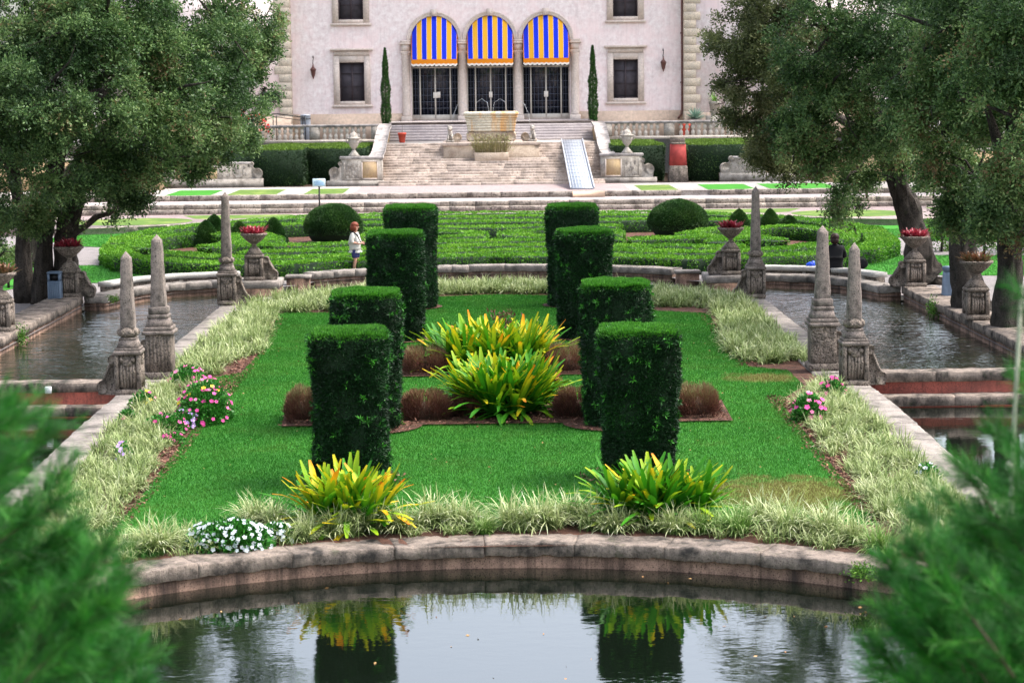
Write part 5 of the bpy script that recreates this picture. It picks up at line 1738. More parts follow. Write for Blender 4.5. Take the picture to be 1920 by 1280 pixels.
# ------------------------------------------------------------------ obelisks and flower urns
def obelisk(x, y, z, kind, H_, label, face, sc=1.0):
    """kind 'mask': carved pedestal with drapery; 'plain': textured block pedestal. face = side of the scroll bracket"""
    e = empty('obelisk', (x, y, z), label, 'obelisk', 'stone obelisks round the island')
    e.scale = (.88, .88, 1)
    if kind == 'mask':
        g = G().box((0, 0, 0), (.62, .62, .12), bev=.02)
        g.box((0, 0, .12), (.44, .44, .70), taper=1.0, bev=.02)
        for q, (dx, dy) in enumerate(((0, -1), (1, 0), (-1, 0), (0, 1))):
            cx, cy = dx * .2, dy * .2
            # fluted swelling apron
            for k in range(5):
                o = (k - 2) * .072
                X, Y = cx + (o if dy else 0), cy + (o if dx else 0)
                g.tube([(X, Y, .14), (X + dx * .05, Y + dy * .05, .3), (X + dx * .085, Y + dy * .085, .48), (X + dx * .06, Y + dy * .06, .62)], [.028, .036, .042, .03], 8)
            # hanging mask
            g.ball((cx + dx * .07, cy + dy * .07, .66), (.12 if dy else .06, .06 if dy else .12, .075), n=10, m=6)
            for o in (-.13, .13):
                g.ball((cx + dx * .06 + (o if dy else 0), cy + dy * .06 + (o if dx else 0), .72), .06, n=8, m=6)
        for sx in (-1, 1):
            for sy in (-1, 1): g.box((sx * .25, sy * .25, .12), (.1, .1, .7), bev=.015)
        g.out('carved_pedestal', M['ped'], e, jit=.012, jf=9)
        g = G().box((0, 0, .82), (.64, .64, .09), bev=.02).box((0, 0, .91), (.56, .56, .05)).box((0, 0, .96), (.5, .5, .16), taper=.74).box((0, 0, 1.12), (.38, .38, .04))
        g.out('cornice', M['obel'], e, jit=.01, jf=9)
        g = G().lathe([(.16, 1.16), (.23, 1.20), (.24, 1.27), (.2, 1.33), (.17, 1.36)], n=20)
        for q in range(8):
            a = q * math.pi / 4 + .3
            g.ball((.2 * math.cos(a), .2 * math.sin(a), 1.26), (.07, .07, .075), n=8, m=6)
        g.out('carved_ring', M['ped'], e, jit=.01, jf=9)
        zb, w0 = 1.36, .33
    else:
        g = G().box((0, 0, 0), (.74, .74, .14), bev=.02)
        g.box((0, 0, .14), (.62, .62, .80), bev=.012)
        for q in range(-3, 4):
            if kind == 'plain': g.box((q * .085, -.31, .16), (.055, .03, .74))
        if kind == 'worm':
            for k in range(170):
                a, b_ = R.uniform(-.26, .26), R.uniform(.2, .88)
                g.ball((a, -.31, b_), (R.uniform(.012, .05), .014, R.uniform(.012, .05)), n=6, m=4)
        g.out('block_pedestal', M['ped'], e, jit=.008, jf=9)
        g = G().box((0, 0, .94), (.76, .76, .08), bev=.015).box((0, 0, 1.02), (.68, .68, .08), bev=.01).box((0, 0, 1.10), (.60, .60, .18), taper=.78)
        g.box((0, 0, 1.28), (.5, .5, .08), bev=.015).box((0, 0, 1.36), (.46, .46, .16), bev=.02)
        g.out('cornice', M['obel'], e, jit=.012, jf=9)
        zb, w0 = 1.52, .36
    # shaft, subdivided for worn edges
    hs_ = H_ - zb - .14
    V, Fs = [], []
    K = 26
    for k in range(K + 1):
        t = k / K
        w_ = (w0 * (1 - t) + w0 * .68 * t) / 2
        b_ = .025
        for (a, c) in ((-w_ + b_, -w_), (w_ - b_, -w_), (w_, -w_ + b_), (w_, w_ - b_), (w_ - b_, w_), (-w_ + b_, w_), (-w_, w_ - b_), (-w_, -w_ + b_)):
            V.append((a, c, zb + hs_ * t))
    n = 8
    for k in range(K):
        for i in range(n):
            j = (i + 1) % n
            Fs.append((k * n + i, k * n + j, (k + 1) * n + j, (k + 1) * n + i))
    V.append((0, 0, H_))
    for i in range(n): Fs.append((K * n + i, K * n + (i + 1) % n, len(V) - 1))
    g = G().add(V, Fs)
    g.out('shaft', M['obel'], e, jit=.012, jf=6)
    # scroll bracket leaning on the pedestal
    if face:
        dx, dy = face
        g = G()
        prof = [(.26, .0), (.72, .0), (.74, .14), (.60, .22), (.50, .42), (.40, .62), (.34, .78), (.26, .82)]
        if dx: g.prism([(dx * a, b_) for a, b_ in prof], -.09, .09, 'y')
        else: g.prism([(dy * a, b_) for a, b_ in prof], -.09, .09, 'x')
        for (a, b_, r_) in ((.62, .15, .13), (.38, .72, .09)):
            if dx: g.prism([(dx * a + r_ * math.cos(q), b_ + r_ * math.sin(q)) for q in np.linspace(0, 6.28, 14)[:-1]], -.12, .12, 'y')
            else: g.prism([(dy * a + r_ * math.cos(q), b_ + r_ * math.sin(q)) for q in np.linspace(0, 6.28, 14)[:-1]], -.12, .12, 'x')
        for o in (-.05, 0, .05):
            pts = [(.70, .12), (.56, .34), (.46, .55), (.38, .74)]
            g.tube([(dx * a + (o if dy else 0), dy * a + (o if dx else 0), b_ + .02) for a, b_ in pts], .035, 6)
        g.out('scroll_bracket', M['ped'], e, jit=.015, jf=8)
    return e


obelisk(-7.38, 42.9, .03, 'mask', 2.90, 'nearest left obelisk on a carved pedestal, at the end of the left dam', (-1, 0))
obelisk(-7.12, 45.25, .05, 'plain', 3.06, 'left obelisk on a plain ribbed block, just behind the carved one', (-1, 0))
obelisk(7.30, 42.9, .03, 'mask', 2.90, 'nearest right obelisk on a carved pedestal, at the end of the right dam', (1, 0))
obelisk(7.02, 45.25, .05, 'worm', 3.08, 'right obelisk on a block with worm-like carving, just behind the carved one', (1, 0))
obelisk(-7.58, 60.7, .06, 'mask', 3.20, 'far left obelisk standing at the head of the left upper pool', (1, 0))
obelisk(7.50, 60.7, .06, 'mask', 3.18, 'far right obelisk standing at the head of the right upper pool', (-1, 0))


def flower_urn(x, y, z, label, face, plant, seed):
    e = empty('flower_urn', (x, y, z), label, 'flower urn', 'flower urns on carved pedestals')
    g = G().box((0, 0, 0), (.62, .62, .12), bev=.02).box((0, 0, .12), (.40, .40, .60), bev=.02)
    for dx, dy in ((0, -1), (1, 0), (-1, 0)):
        for k in range(5):
            o = (k - 2) * .062
            X, Y = dx * .18 + (o if dy else 0), dy * .18 + (o if dx else 0)
            g.tube([(X, Y, .14), (X + dx * .06, Y + dy * .06, .28), (X + dx * .07, Y + dy * .07, .42), (X + dx * .02, Y + dy * .02, .54)], [.026, .034, .036, .026], 8)
        for o in (-.1, 0, .1):
            g.ball((dx * .22 + (o if dy else 0), dy * .22 + (o if dx else 0), .60), .055, n=8, m=6)
    for sx in (-1, 1):
        for sy in (-1, 1): g.box((sx * .235, sy * .235, .12), (.09, .09, .56), bev=.015)
    g.box((0, 0, .68), (.56, .56, .1), bev=.03).box((0, 0, .78), (.5, .5, .2), taper=.45)
    g.out('carved_pedestal', M['ped'], e, jit=.012, jf=9)
    G().lathe([(.1, .97), (.07, 1.02), (.07, 1.08), (.12, 1.12), (.2, 1.17), (.30, 1.26), (.36, 1.34), (.40, 1.36), (.41, 1.41), (.38, 1.43), (.34, 1.40), (.05, 1.36)], n=28).out('bowl', M['ped'], e, True, jit=.01, jf=7)
    if face:
        dx, dy = face
        g = G()
        prof = [(.22, .0), (.66, .0), (.70, .12), (.66, .26), (.52, .36), (.40, .52), (.34, .68), (.22, .72)]
        g.prism([(dx * a, b_) for a, b_ in prof], -.1 + dy * .1, .1 + dy * .1, 'y')
        for (a, b_, r_) in ((.55, .17, .16), (.35, .62, .1)):
            g.prism([(dx * a + r_ * math.cos(q), b_ + r_ * math.sin(q)) for q in np.linspace(0, 6.28, 14)[:-1]], -.14 + dy * .1, .14 + dy * .1, 'y')
        for o in (-.06, 0, .06):
            g.tube([(dx * a, o + dy * .1, b_ + .03) for a, b_ in [(.62, .2), (.52, .38), (.42, .54), (.34, .68)]], .04, 6)
        g.out('scroll_bracket', M['ped'], e, jit=.015, jf=8)
    pl = empty('potted_bromeliads', (x, y, z + 1.38), plant[1], 'bromeliad')
    for q in range(7):
        a = q * 2 * math.pi / 6
        c = (.21 * math.cos(a), .21 * math.sin(a), 0) if q else (0, 0, .03)
        V, Fs, T = brom_geo(26, .33, .045, c, lift=(.2, 1.3), ty=.85, th=.2, seg=3, droop=(.1, .6))
        mk('rosette', V, Fs, M[plant[0]], pl, tint=T)
    return e


flower_urn(-7.22, 64.55, .40, 'flower urn at the far left of the moat, left of the standing woman', (1, 0), ('rbrom', 'deep pink bromeliads in the urn beside the far left obelisk'), 1)
flower_urn(7.22, 64.55, .40, 'flower urn at the far right of the moat, left of the far right obelisk', (-1, 0), ('rbrom', 'bright pink bromeliads in the urn beside the far right obelisk'), 2)
flower_urn(-11.95, 60.2, .38, 'flower urn on the far corner of the left pool coping, beside the grey bin', (1, 0), ('rbrom', 'dark red bromeliads in the urn beside the left grey bin'), 3)
flower_urn(11.95, 60.2, .38, 'flower urn on the far corner of the right pool coping, before the leaning oak trunk', (-1, 0), ('rbrom', 'pale red bromeliads in the urn before the right leaning oak trunk'), 4)
flower_urn(-11.95, 51.6, .38, 'flower urn at the left edge of the photo, on the left pool coping', None, ('dbrom', 'sparse reddish bromeliads in the urn at the left edge of the photo'), 5)
flower_urn(11.75, 51.6, .38, 'flower urn on the right pool coping, beside the draped grey bin', None, ('dbrom', 'dull bronze bromeliads in the urn beside the right grey bin'), 6)

# benches, bins
for s, side in ((-1, 'left'), (1, 'right')):
    pts = [(s * 11.2, 62.3), (s * 10.6, 63.8), (s * 9.6, 64.75), (s * 8.6, 65.15), (s * 7.75, 65.35)]
    e = empty('stone_bench', (0, 0, 0), 'curved pale stone bench slab along the %s far coping' % side, 'bench')
    P = pts if s > 0 else pts[::-1]
    coping('seat', P, -.02 - .42 if s > 0 else -.44, 0, .14, M['bench'], lambda x, y: .58, block=9, jit=.006, parent=e, step=.2, gap=0)
    coping('base', P, -.36, -.06, .36, M['ped'], lambda x, y: .44, block=9, jit=.006, parent=e, step=.2, gap=0)
    g = G()
    for q in (.08, .5, .92):
        i = int(q * (len(pts) - 1))
        a, b_ = pts[i], pts[min(i + 1, len(pts) - 1)]
        f = q * (len(pts) - 1) - i
        g.box((a[0] * (1 - f) + b_[0] * f, a[1] * (1 - f) + b_[1] * f + .2, GZ), (.3, .25, .33))
    g.out('supports', M['scroll'], e)


def bin_(p, label, lean=0):
    e = empty('litter_bin', p, label, 'litter bin')
    g = G().box((0, 0, 0), (.36, .36, .78), bev=.02).box((-.15, 0, .78), (.05, .36, .2)).box((.15, 0, .78), (.05, .36, .2)).box((0, .155, .78), (.27, .05, .2)).box((0, 0, .98), (.38, .38, .06), bev=.02)
    for q in range(-3, 4): g.box((q * .048, -.18, .05), (.02, .03, .7))
    g.out('body', M['binblue'], e)
    G().box((0, .05, .79), (.24, .2, .17)).out('opening', M['iron'], e)
    return e


bin_((-12.28, 59.7, GZ), 'blue grey slatted litter bin against the left oak trunks')
p = at(1782, 572, GZ)
e = empty('litter_bin', (12.45, 57.6, GZ), 'pale grey bin draped in loose plastic beside the right urn', 'litter bin')
V, Fs = [], []
for l in range(13):
    t = l / 12
    for i in range(40):
        a = 2 * math.pi * i / 40
        r_ = (.27 - .04 * t + .02 * math.sin(a * 7 + t * 3) + .012 * math.sin(a * 13)) * (1 if l < 12 else .5)
        V.append((r_ * math.cos(a), r_ * math.sin(a), .98 * t))
for l in range(12):
    for i in range(40):
        j = (i + 1) % 40
        Fs.append((l * 40 + i, l * 40 + j, (l + 1) * 40 + j, (l + 1) * 40 + i))
Fs.append(tuple(480 + i for i in range(40)))
M['greyplastic'] = plain('grey_plastic', (.17, .22, .30), .4)
mk('liner', V, Fs, M['greyplastic'], e, True)
G().lathe([(.24, .92), (.26, 1.0), (.26, 1.05), (.1, 1.06)], n=20).out('rim', M['binblue'], e, True)
# ------------------------------------------------------------------ people
def skin(name, joints, edges, mat, parent, sub=2, root=None, smooth=True):
    names = list(joints)
    me = bpy.data.meshes.new(name + '_src')
    me.from_pydata([joints[k][0] for k in names], [(names.index(a), names.index(b)) for a, b in edges], [])
    o = bpy.data.objects.new(name + '_src', me)
    COL.objects.link(o)
    md = o.modifiers.new('s', 'SKIN')
    md.use_smooth_shade = True
    for i, k in enumerate(names):
        r = joints[k][1]
        sv = me.skin_vertices[0].data[i]
        sv.radius = (r, r) if not hasattr(r, '__len__') else r
        sv.use_root = (k == root) or (root is None and i == 0)
    o.modifiers.new('u', 'SUBSURF').levels = sub
    dg = bpy.context.evaluated_depsgraph_get()
    nm = bpy.data.meshes.new_from_object(o.evaluated_get(dg))
    bpy.data.objects.remove(o)
    nm.name = name
    nm.materials.clear(); nm.materials.append(mat)
    r = bpy.data.objects.new(name, nm)
    COL.objects.link(r)
    r.parent = parent
    return r


def hand_fingers(j, e, w, palm, s, fwd=(1, 0, 0), side=(0, 1, 0)):
    """palm vertex `palm`, five fingers curling round what is held"""
    c = np.array(j[palm][0]); f = np.array(fwd, float); sd_ = np.array(side, float)
    for q, (o, L) in enumerate(((-.027, .05), (-.009, .058), (.009, .055), (.027, .045))):
        a, b_ = '%sf%da' % (s, q), '%sf%db' % (s, q)
        j[a] = (tuple(c + f * .045 + sd_ * o), .0085)
        j[b_] = (tuple(c + f * (.045 + L * .6) + sd_ * o + np.array([0, 0, -.025])), .007)
        e += [(palm, a), (a, b_)]
    a = s + 'th'
    j[a] = (tuple(c + f * .02 + sd_ * .03 + np.array([0, 0, .03])), .009)
    e.append((palm, a))


p = atY(667, 505, 69.0)
W = empty('person', (p[0], 69.0, GZ), 'woman with auburn hair, white short jacket and navy shorts standing behind the curved coping', 'person', rz=RAD(-14))
j = {'pel': ((0, 0, .90), (.14, .15)), 'wai': ((-.01, 0, 1.06), (.115, .13)), 'che': ((-.01, 0, 1.27), (.12, .15)), 'nk0': ((.0, 0, 1.41), .055), 'nk1': ((.02, 0, 1.47), .048),
     'hd0': ((.03, 0, 1.56), (.085, .075)), 'hd1': ((.025, 0, 1.66), (.09, .078)), 'hd2': ((.02, 0, 1.73), .06)}
ed = [('pel', 'wai'), ('wai', 'che'), ('che', 'nk0'), ('nk0', 'nk1'), ('nk1', 'hd0'), ('hd0', 'hd1'), ('hd1', 'hd2')]
for s, y in (('r', -1), ('l', 1)):
    j[s + 'sh'] = ((-.01, y * .17, 1.36), .058)
    j[s + 'el'] = ((-.05, y * .23, 1.12), .042)
    j[s + 'wr'] = ((.17, y * .12, 1.07), .027)
    j[s + 'pa'] = ((.24, y * .07, 1.08), (.022, .034))
    ed += [('che', s + 'sh'), (s + 'sh', s + 'el'), (s + 'el', s + 'wr'), (s + 'wr', s + 'pa')]
    hand_fingers(j, ed, None, s + 'pa', s, (.9, -y * .3, 0), (0, .2, 1))
    j[s + 'hp'] = ((0, y * .09, .82), .095)
    j[s + 'kn'] = ((.02, y * .095, .49), .058)
    j[s + 'cf'] = ((-.015, y * .095, .36), .054)
    j[s + 'an'] = ((0, y * .095, .09), .035)
    j[s + 'to'] = ((.15, y * .10, .04), .03)
    ed += [('pel', s + 'hp'), (s + 'hp', s + 'kn'), (s + 'kn', s + 'cf'), (s + 'cf', s + 'an'), (s + 'an', s + 'to')]
skin('body', j, ed, M['skin'], W, root='pel')
W.scale = (1.07, 1.07, .99)
g = G().ball((.115, 0, 1.595), (.02, .014, .025), n=8, m=6)
g.out('nose', M['skin'], W, True)
g = G().ball((.105, -.032, 1.63), .011, n=8, m=5).ball((.105, .032, 1.63), .011, n=8, m=5)
g.out('eyes', M['iron'], W, True)
G().ball((.107, 0, 1.55), (.008, .022, .006), n=8, m=5).out('mouth', M['redpaint'], W, True)
c = {'a0': ((0, 0, .90), (.145, .16)), 'a': ((0, 0, .95), (.15, .16)), 'b': ((-.01, 0, 1.08), (.14, .155)), 'c': ((-.015, 0, 1.27), (.14, .17)), 'd': ((-.005, 0, 1.38), .10), 'e': ((.0, 0, 1.44), .06)}
ce = [('a0', 'a'), ('a', 'b'), ('b', 'c'), ('c', 'd'), ('d', 'e')]
for s, y in (('r', -1), ('l', 1)):
    c[s + '1'] = ((-.012, y * .175, 1.36), .075); c[s + '2'] = ((-.05, y * .235, 1.14), .066); c[s + '3'] = ((.02, y * .2, 1.10), .055)
    ce += [('c', s + '1'), (s + '1', s + '2'), (s + '2', s + '3')]
c = {k: (v[0], tuple(q * 1.12 for q in v[1]) if hasattr(v[1], '__len__') else v[1] * 1.12) for k, v in c.items()}
skin('jacket', c, ce, M['jacket'], W, root='a')
c = {'a': ((0, 0, .99), (.13, .14)), 'b': ((0, 0, .90), (.155, .165))}
ce = [('a', 'b')]
for s, y in (('r', -1), ('l', 1)):
    c[s + '1'] = ((0, y * .09, .80), .115); c[s + '2'] = ((.02, y * .095, .57), .095)
    ce += [('b', s + '1'), (s + '1', s + '2')]
skin('shorts', c, ce, M['navy'], W, root='b')
g = G().ball((-.01, 0, 1.665), (.125, .115, .105), n=16, m=10).ball((-.055, 0, 1.58), (.10, .12, .13), n=14, m=8)
for y in (-.085, .085): g.ball((.0, y, 1.57), (.075, .04, .11), n=10, m=8)
g.out('hair', M['hairr'], W, True, jit=.012, jf=14)
G().tube([(-.12, -.10, 1.42), (-.02, -.155, 1.435), (.10, -.13, 1.36), (.145, -.07, 1.22), (.20, 0, 1.08)], [.03, .034, .03, .012, .008], 8).out('camera_strap', M['black'], W, True)
for s, y in (('r', -1), ('l', 1)):
    G().ball((.06, y * .1, .04), (.13, .05, .045), n=12, m=8).out('shoe', M['white'], W, True)
cmx = empty('hand_camera', (p[0] + .33, 68.93, GZ + .98), 'small black camera held by the standing woman', 'camera')
G().box((0, 0, 0), (.13, .10, .10), bev=.012).out('camera_body', M['black'], cmx)
G().tube([(.06, 0, .05), (.12, 0, .04)], .035, 12).out('lens', M['iron'], cmx)

p = atY(1556, 508, 64.6)
S = empty('person', (p[0] + .1, 64.35, .57), 'person in black with dark red hair sitting on the right bench, seen from behind', 'person', rz=RAD(-12))
j = {'pel': ((0, 0, .13), (.17, .14)), 'wai': ((0, 0, .28), (.15, .12)), 'che': ((0, .03, .48), (.18, .13)), 'nk0': ((0, .04, .64), .06), 'nk1': ((0, .05, .69), .05), 'hd0': ((0, .06, .78), (.08, .09)), 'hd1': ((0, .06, .87), (.08, .09)), 'hd2': ((0, .05, .93), .06)}
ed = [('pel', 'wai'), ('wai', 'che'), ('che', 'nk0'), ('nk0', 'nk1'), ('nk1', 'hd0'), ('hd0', 'hd1'), ('hd1', 'hd2')]
for s, x in (('l', -1), ('r', 1)):
    j[s + 'sh'] = ((x * .18, .03, .58), .06); j[s + 'el'] = ((x * .24, .12, .32), .045); j[s + 'wr'] = ((x * .12, .34, .26), .028); j[s + 'pa'] = ((x * .08, .41, .25), (.034, .022))
    ed += [('che', s + 'sh'), (s + 'sh', s + 'el'), (s + 'el', s + 'wr'), (s + 'wr', s + 'pa')]
    hand_fingers(j, ed, None, s + 'pa', s, (0, 1, 0), (1, 0, 0))
    j[s + 'kn'] = ((x * .11, .46, .12), .065); j[s + 'cf'] = ((x * .11, .45, -.05), .055); j[s + 'an'] = ((x * .11, .44, -.36), .036); j[s + 'to'] = ((x * .12, .58, -.41), .03)
    ed += [('pel', s + 'kn'), (s + 'kn', s + 'cf'), (s + 'cf', s + 'an'), (s + 'an', s + 'to')]
skin('body', j, ed, M['skin'], S, root='pel')
c = {'a0': ((0, -.02, -.02), (.22, .18)), 'a': ((0, -.02, .08), (.22, .18)), 'b': ((0, 0, .26), (.20, .16)), 'c': ((0, .02, .48), (.21, .15)), 'd': ((0, .03, .62), (.12, .10)), 'e': ((0, .04, .68), .07)}
ce = [('a0', 'a'), ('a', 'b'), ('b', 'c'), ('c', 'd'), ('d', 'e')]
for s, x in (('r', -1), ('l', 1)):
    c[s + '1'] = ((x * .19, .03, .57), .08); c[s + '2'] = ((x * .25, .12, .32), .065); c[s + '3'] = ((x * .14, .31, .27), .045)
    ce += [('c', s + '1'), (s + '1', s + '2'), (s + '2', s + '3')]
skin('hooded_top', c, ce, M['black'], S, root='a')
c = {'a': ((0, 0, .12), (.19, .16))}
ce = []
for s, x in (('r', -1), ('l', 1)):
    c[s + '1'] = ((x * .11, .45, .12), .08); c[s + '2'] = ((x * .11, .44, -.08), .07); c[s + '3'] = ((x * .11, .44, -.32), .06)
    ce += [('a', s + '1'), (s + '1', s + '2'), (s + '2', s + '3')]
skin('trousers', c, ce, M['black'], S, root='a')
S.scale = (1.22, 1.1, 1.08)
G().ball((0, .03, .85), (.12, .13, .13), n=16, m=10).ball((0, -.02, .77), (.11, .09, .10), n=14, m=8).out('hair', M['haird'], S, True, jit=.012, jf=14)
pb_ = atY(1613, 505, 64.2)
e = empty('bag', (pb_[0], 64.0, .55), 'round black bag lying on the right bench beside the seated person', 'bag')
G().ball((0, 0, .17), (.20, .14, .17), n=16, m=10).out('body', M['black'], e, True, jit=.02, jf=5)
G().tube([(-.15, -.1, .25), (-.08, -.14, .38), (.06, -.14, .38), (.14, -.1, .25)], .014, 6).out('strap', M['iron'], e)
pb_ = atY(1519, 508, 65.1)
g = G().ball((0, 0, .08), (.14, .1, .08), n=16, m=8).ball((.06, 0, .13), (.07, .07, .06), n=12, m=6)
o = g.out('bag', M['bluebag'], None, True, jit=.03, jf=12)
o.location = (pb_[0], 64.95, .55)
tag(o, 'crumpled bright blue bag lying on the right bench', 'bag')

# ------------------------------------------------------------------ trees
def twigs(c, r, n, seed, bias=.5, gap=.05, leaf=.075, per=13, low=0.0, tl=.38, shade=0.0):
    """leaf clumps through an uneven ellipsoid"""
    rr = np.random.default_rng(seed)
    # sub-clumps standing out of the crown, with darker hollows between them
    ns = max(6, n // 36)
    cu = unit(rr.normal(size=(ns, 3))) * (rr.random((ns, 1)) ** .45)
    ci = rr.integers(0, ns, n)
    v = unit(rr.normal(size=(n, 3))) * (rr.random((n, 1)) ** .4)
    v[:, 2] = np.abs(v[:, 2]) * .9 - .25
    P = cu[ci] * .9 + v * rr.uniform(.15, .30, (ns, 1))[ci]
    u = unit(P * .5 + v)
    ctint = rr.normal(size=ns) * .16
    k = nz(P * np.array(r) + np.array(c), .9)
    keep = k > -gap * 2 - .02
    P = P * np.array(r) + np.array(c)
    P, u, ctw = P[keep], u[keep], ctint[ci][keep]
    n = len(P)
    d = unit(u * .6 + rr.normal(size=(n, 3)) * .55 + [0, 0, -.15])
    m = per
    t = np.tile(np.linspace(0, 1, m), n)
    base = np.repeat(P, m, axis=0) + np.repeat(d, m, axis=0) * (t * tl)[:, None] + rr.normal(size=(n * m, 3)) * .035
    base[:, 2] -= (t ** 2) * .10
    D = np.repeat(d, m, axis=0) * .5 + rr.normal(size=(n * m, 3)) * .8
    tint = np.repeat(.45 + nz(P, .55) * .45 + ctw + rr.normal(size=n) * .12, m) + rr.normal(size=n * m) * .15
    L = leaf * rr.uniform(.6, 1.2, n * m)
    return leaves(base, D, L, L * .46, tint)


def tree(base, label, limbs, blobs, mat, cat='oak tree', seed=0, per=13, name='oak_tree', leaf=.105):
    """limbs: [(points, radii)], blobs: [(px, py, Y, r_px, count, squash)] in world terms once unprojected"""
    e = empty(name, base, label, cat)
    B = np.array(base)
    g = G()
    for pts, rad in limbs:
        rad = [r_ * .82 for r_ in rad]
        q = [tuple(np.array(a) - B) for a in pts]
        P = resample(q, .35)
        rr = np.interp(np.linspace(0, 1, len(P)), np.linspace(0, 1, len(rad)), rad)
        for k in range(1, len(P) - 1):
            P[k] += np.array(noise.noise_vector(Vector(P[k]) * .8)) * rr[k] * .55
        g.tube([tuple(a) for a in P], rr, 20, wob=.55)
    g.out('trunk', M['bark'], e, True)
    parts = []
    k = 0
    rb = random.Random(seed)
    for (px, py, Y, rp, n, sq) in blobs:
        c = atY(px, py, Y) - B
        r = rp * Y / 4000.0
        tw = G()
        for _ in range(5 if py > -60 else 0):
            dv = Vector((rb.gauss(0, 1), rb.gauss(0, 1) - .5, rb.gauss(0, .8))).normalized() * r * rb.uniform(.85, 1.15)
            c0 = Vector(c)
            tw.tube([c0, c0 + dv * .5 + Vector((0, 0, .08)), c0 + dv * .95 + Vector((rb.uniform(-.2, .2), 0, rb.uniform(-.1, .2))), c0 + dv * 1.25], [.05 * r, .032 * r, .016, .006], 6)
        if tw.n: tw.out('branch', M['bark'], e, True, jit=.05, jf=1.5)
        parts.append(twigs(c, (r, r * 1.15, r * sq), n, seed * 100 + k, per=per, leaf=leaf))
        k += 1
    V, Fs, T = join(parts)
    mk('crown', V, Fs, mat, e, tint=T)
    return e


def top(px, py, Y):
    return tuple(atY(px, py, Y))


def gnd(px, Y, z=GZ):
    q = atY(px, 500, Y)
    return (q[0], Y, z)


KT = 1.0
tree(gnd(82, 61), 'big dark oak with several trunks at the left of the photo', [
    ([gnd(82, 61), top(84, 450, 61), top(90, 380, 61), top(110, 290, 60), top(160, 180, 59), top(250, 80, 58)], [.42, .26, .26, .24, .17, .06]),
    ([gnd(126, 61.2), top(122, 470, 61.2), top(132, 400, 61), top(150, 330, 60.5), top(210, 240, 59), top(330, 170, 58)], [.48, .34, .36, .28, .18, .05]),
    ([gnd(46, 61.5), top(44, 470, 61.5), top(36, 380, 61), top(10, 250, 60), top(-60, 120, 59)], [.34, .21, .2, .16, .06]),
    ([top(128, 442, 61), top(160, 425, 61), top(180, 408, 61), top(205, 400, 61), top(222, 385, 61.2), top(236, 380, 61.4)], [.2, .12, .10, .085, .06, .02]),
    ([top(150, 330, 60.5), top(230, 300, 60), top(300, 290, 60), top(360, 260, 60)], [.2, .12, .08, .03])],
    [(60, 60, 57, 130, 2600, 1), (190, 40, 56, 120, 2600, 1), (320, 60, 58, 115, 2600, 1), (415, 50, 60, 90, 1900, 1.1), (440, 150, 61, 72, 1400, 1.1),
     (-20, 200, 56, 120, 2200, 1), (80, 190, 55, 115, 2600, 1), (200, 170, 56, 110, 2600, 1), (310, 180, 57, 95, 2200, 1), (390, 225, 60, 70, 1400, .9),
     (20, 320, 57, 95, 1900, 1), (110, 300, 57, 85, 1900, .9), (200, 290, 58, 80, 1800, .9), (280, 300, 59, 62, 1200, .8), (180, 350, 60, 48, 800, .7), (250, 362, 60.5, 34, 420, .6), (60, 390, 60, 55, 900, .7), (-30, 420, 58, 60, 800, .8),
     (120, 420, 60.6, 26, 260, .6), (0, 480, 62, 40, 400, .7), (222, 395, 61.3, 14, 60, 1.2),
     (50, -140, 58, 170, 1500, 1), (260, -140, 59, 160, 1500, 1), (430, -110, 61, 110, 900, 1), (150, -360, 59, 190, 1300, 1), (340, -350, 60, 140, 900, 1)],
    M['tree'], seed=3)
tree(gnd(60, 74), 'smaller oak behind the left one, its crown hanging before the villa corner', [
    ([gnd(60, 74), top(70, 400, 74), top(150, 300, 74), top(300, 250, 73), top(430, 200, 72), top(470, 120, 72)], [.3, .24, .2, .16, .12, .04])],
    [(440, 215, 70, 62, 1200, .9), (400, 265, 70, 58, 1200, .7), (470, 120, 72, 52, 900, 1.2), (480, 40, 72, 48, 800, 1.1), (330, 270, 70, 60, 900, .8), (360, 315, 71, 34, 420, .5), (452, 262, 72, 32, 420, .5), (500, 90, 73, 36, 240, 1.2), (496, 165, 73, 34, 200, 1.0), (450, -80, 72, 80, 700, 1)],
    M['tree'], seed=4, leaf=.12)
tree(gnd(1738, 64), 'leaning oak with a flaring trunk behind the right flower urns', [
    ([gnd(1745, 64), top(1728, 500, 64), top(1712, 440, 64), top(1694, 380, 64), top(1680, 320, 64), top(1640, 240, 63), top(1580, 150, 62)], [.72, .46, .42, .40, .36, .25, .07]),
    ([gnd(1778, 63.4), top(1752, 530, 63.8), top(1735, 505, 64)], [.25, .28, .3]),
    ([top(1684, 330, 64), top(1720, 240, 63), top(1740, 120, 62)], [.26, .18, .06]),
    ([top(1650, 260, 63), top(1540, 250, 62), top(1450, 210, 62)], [.16, .09, .03])],
    [(1560, 60, 60, 115, 2600, 1), (1680, 80, 59, 115, 2600, 1), (1560, 175, 60, 90, 2000, .9), (1660, 215, 60, 85, 2000, .9), (1500, 245, 61, 58, 1100, .8), (1570, 275, 61, 58, 1200, .7), (1610, 320, 62, 40, 600, .6),
     (1690, 290, 62, 46, 700, .6), (1530, 310, 61, 32, 380, .6), (1572, 360, 61, 22, 260, 1.5), (1568, 400, 61, 12, 90, 1.5), (1602, 385, 61.5, 15, 70, 2.0), (1604, 430, 61.5, 10, 40, 2.0), (1745, 330, 63, 26, 260, 1.0),
     (1600, -130, 60, 150, 1300, 1), (1480, -120, 61, 110, 900, 1), (1600, -330, 60, 170, 1000, 1)],
    M['tree'], seed=5)
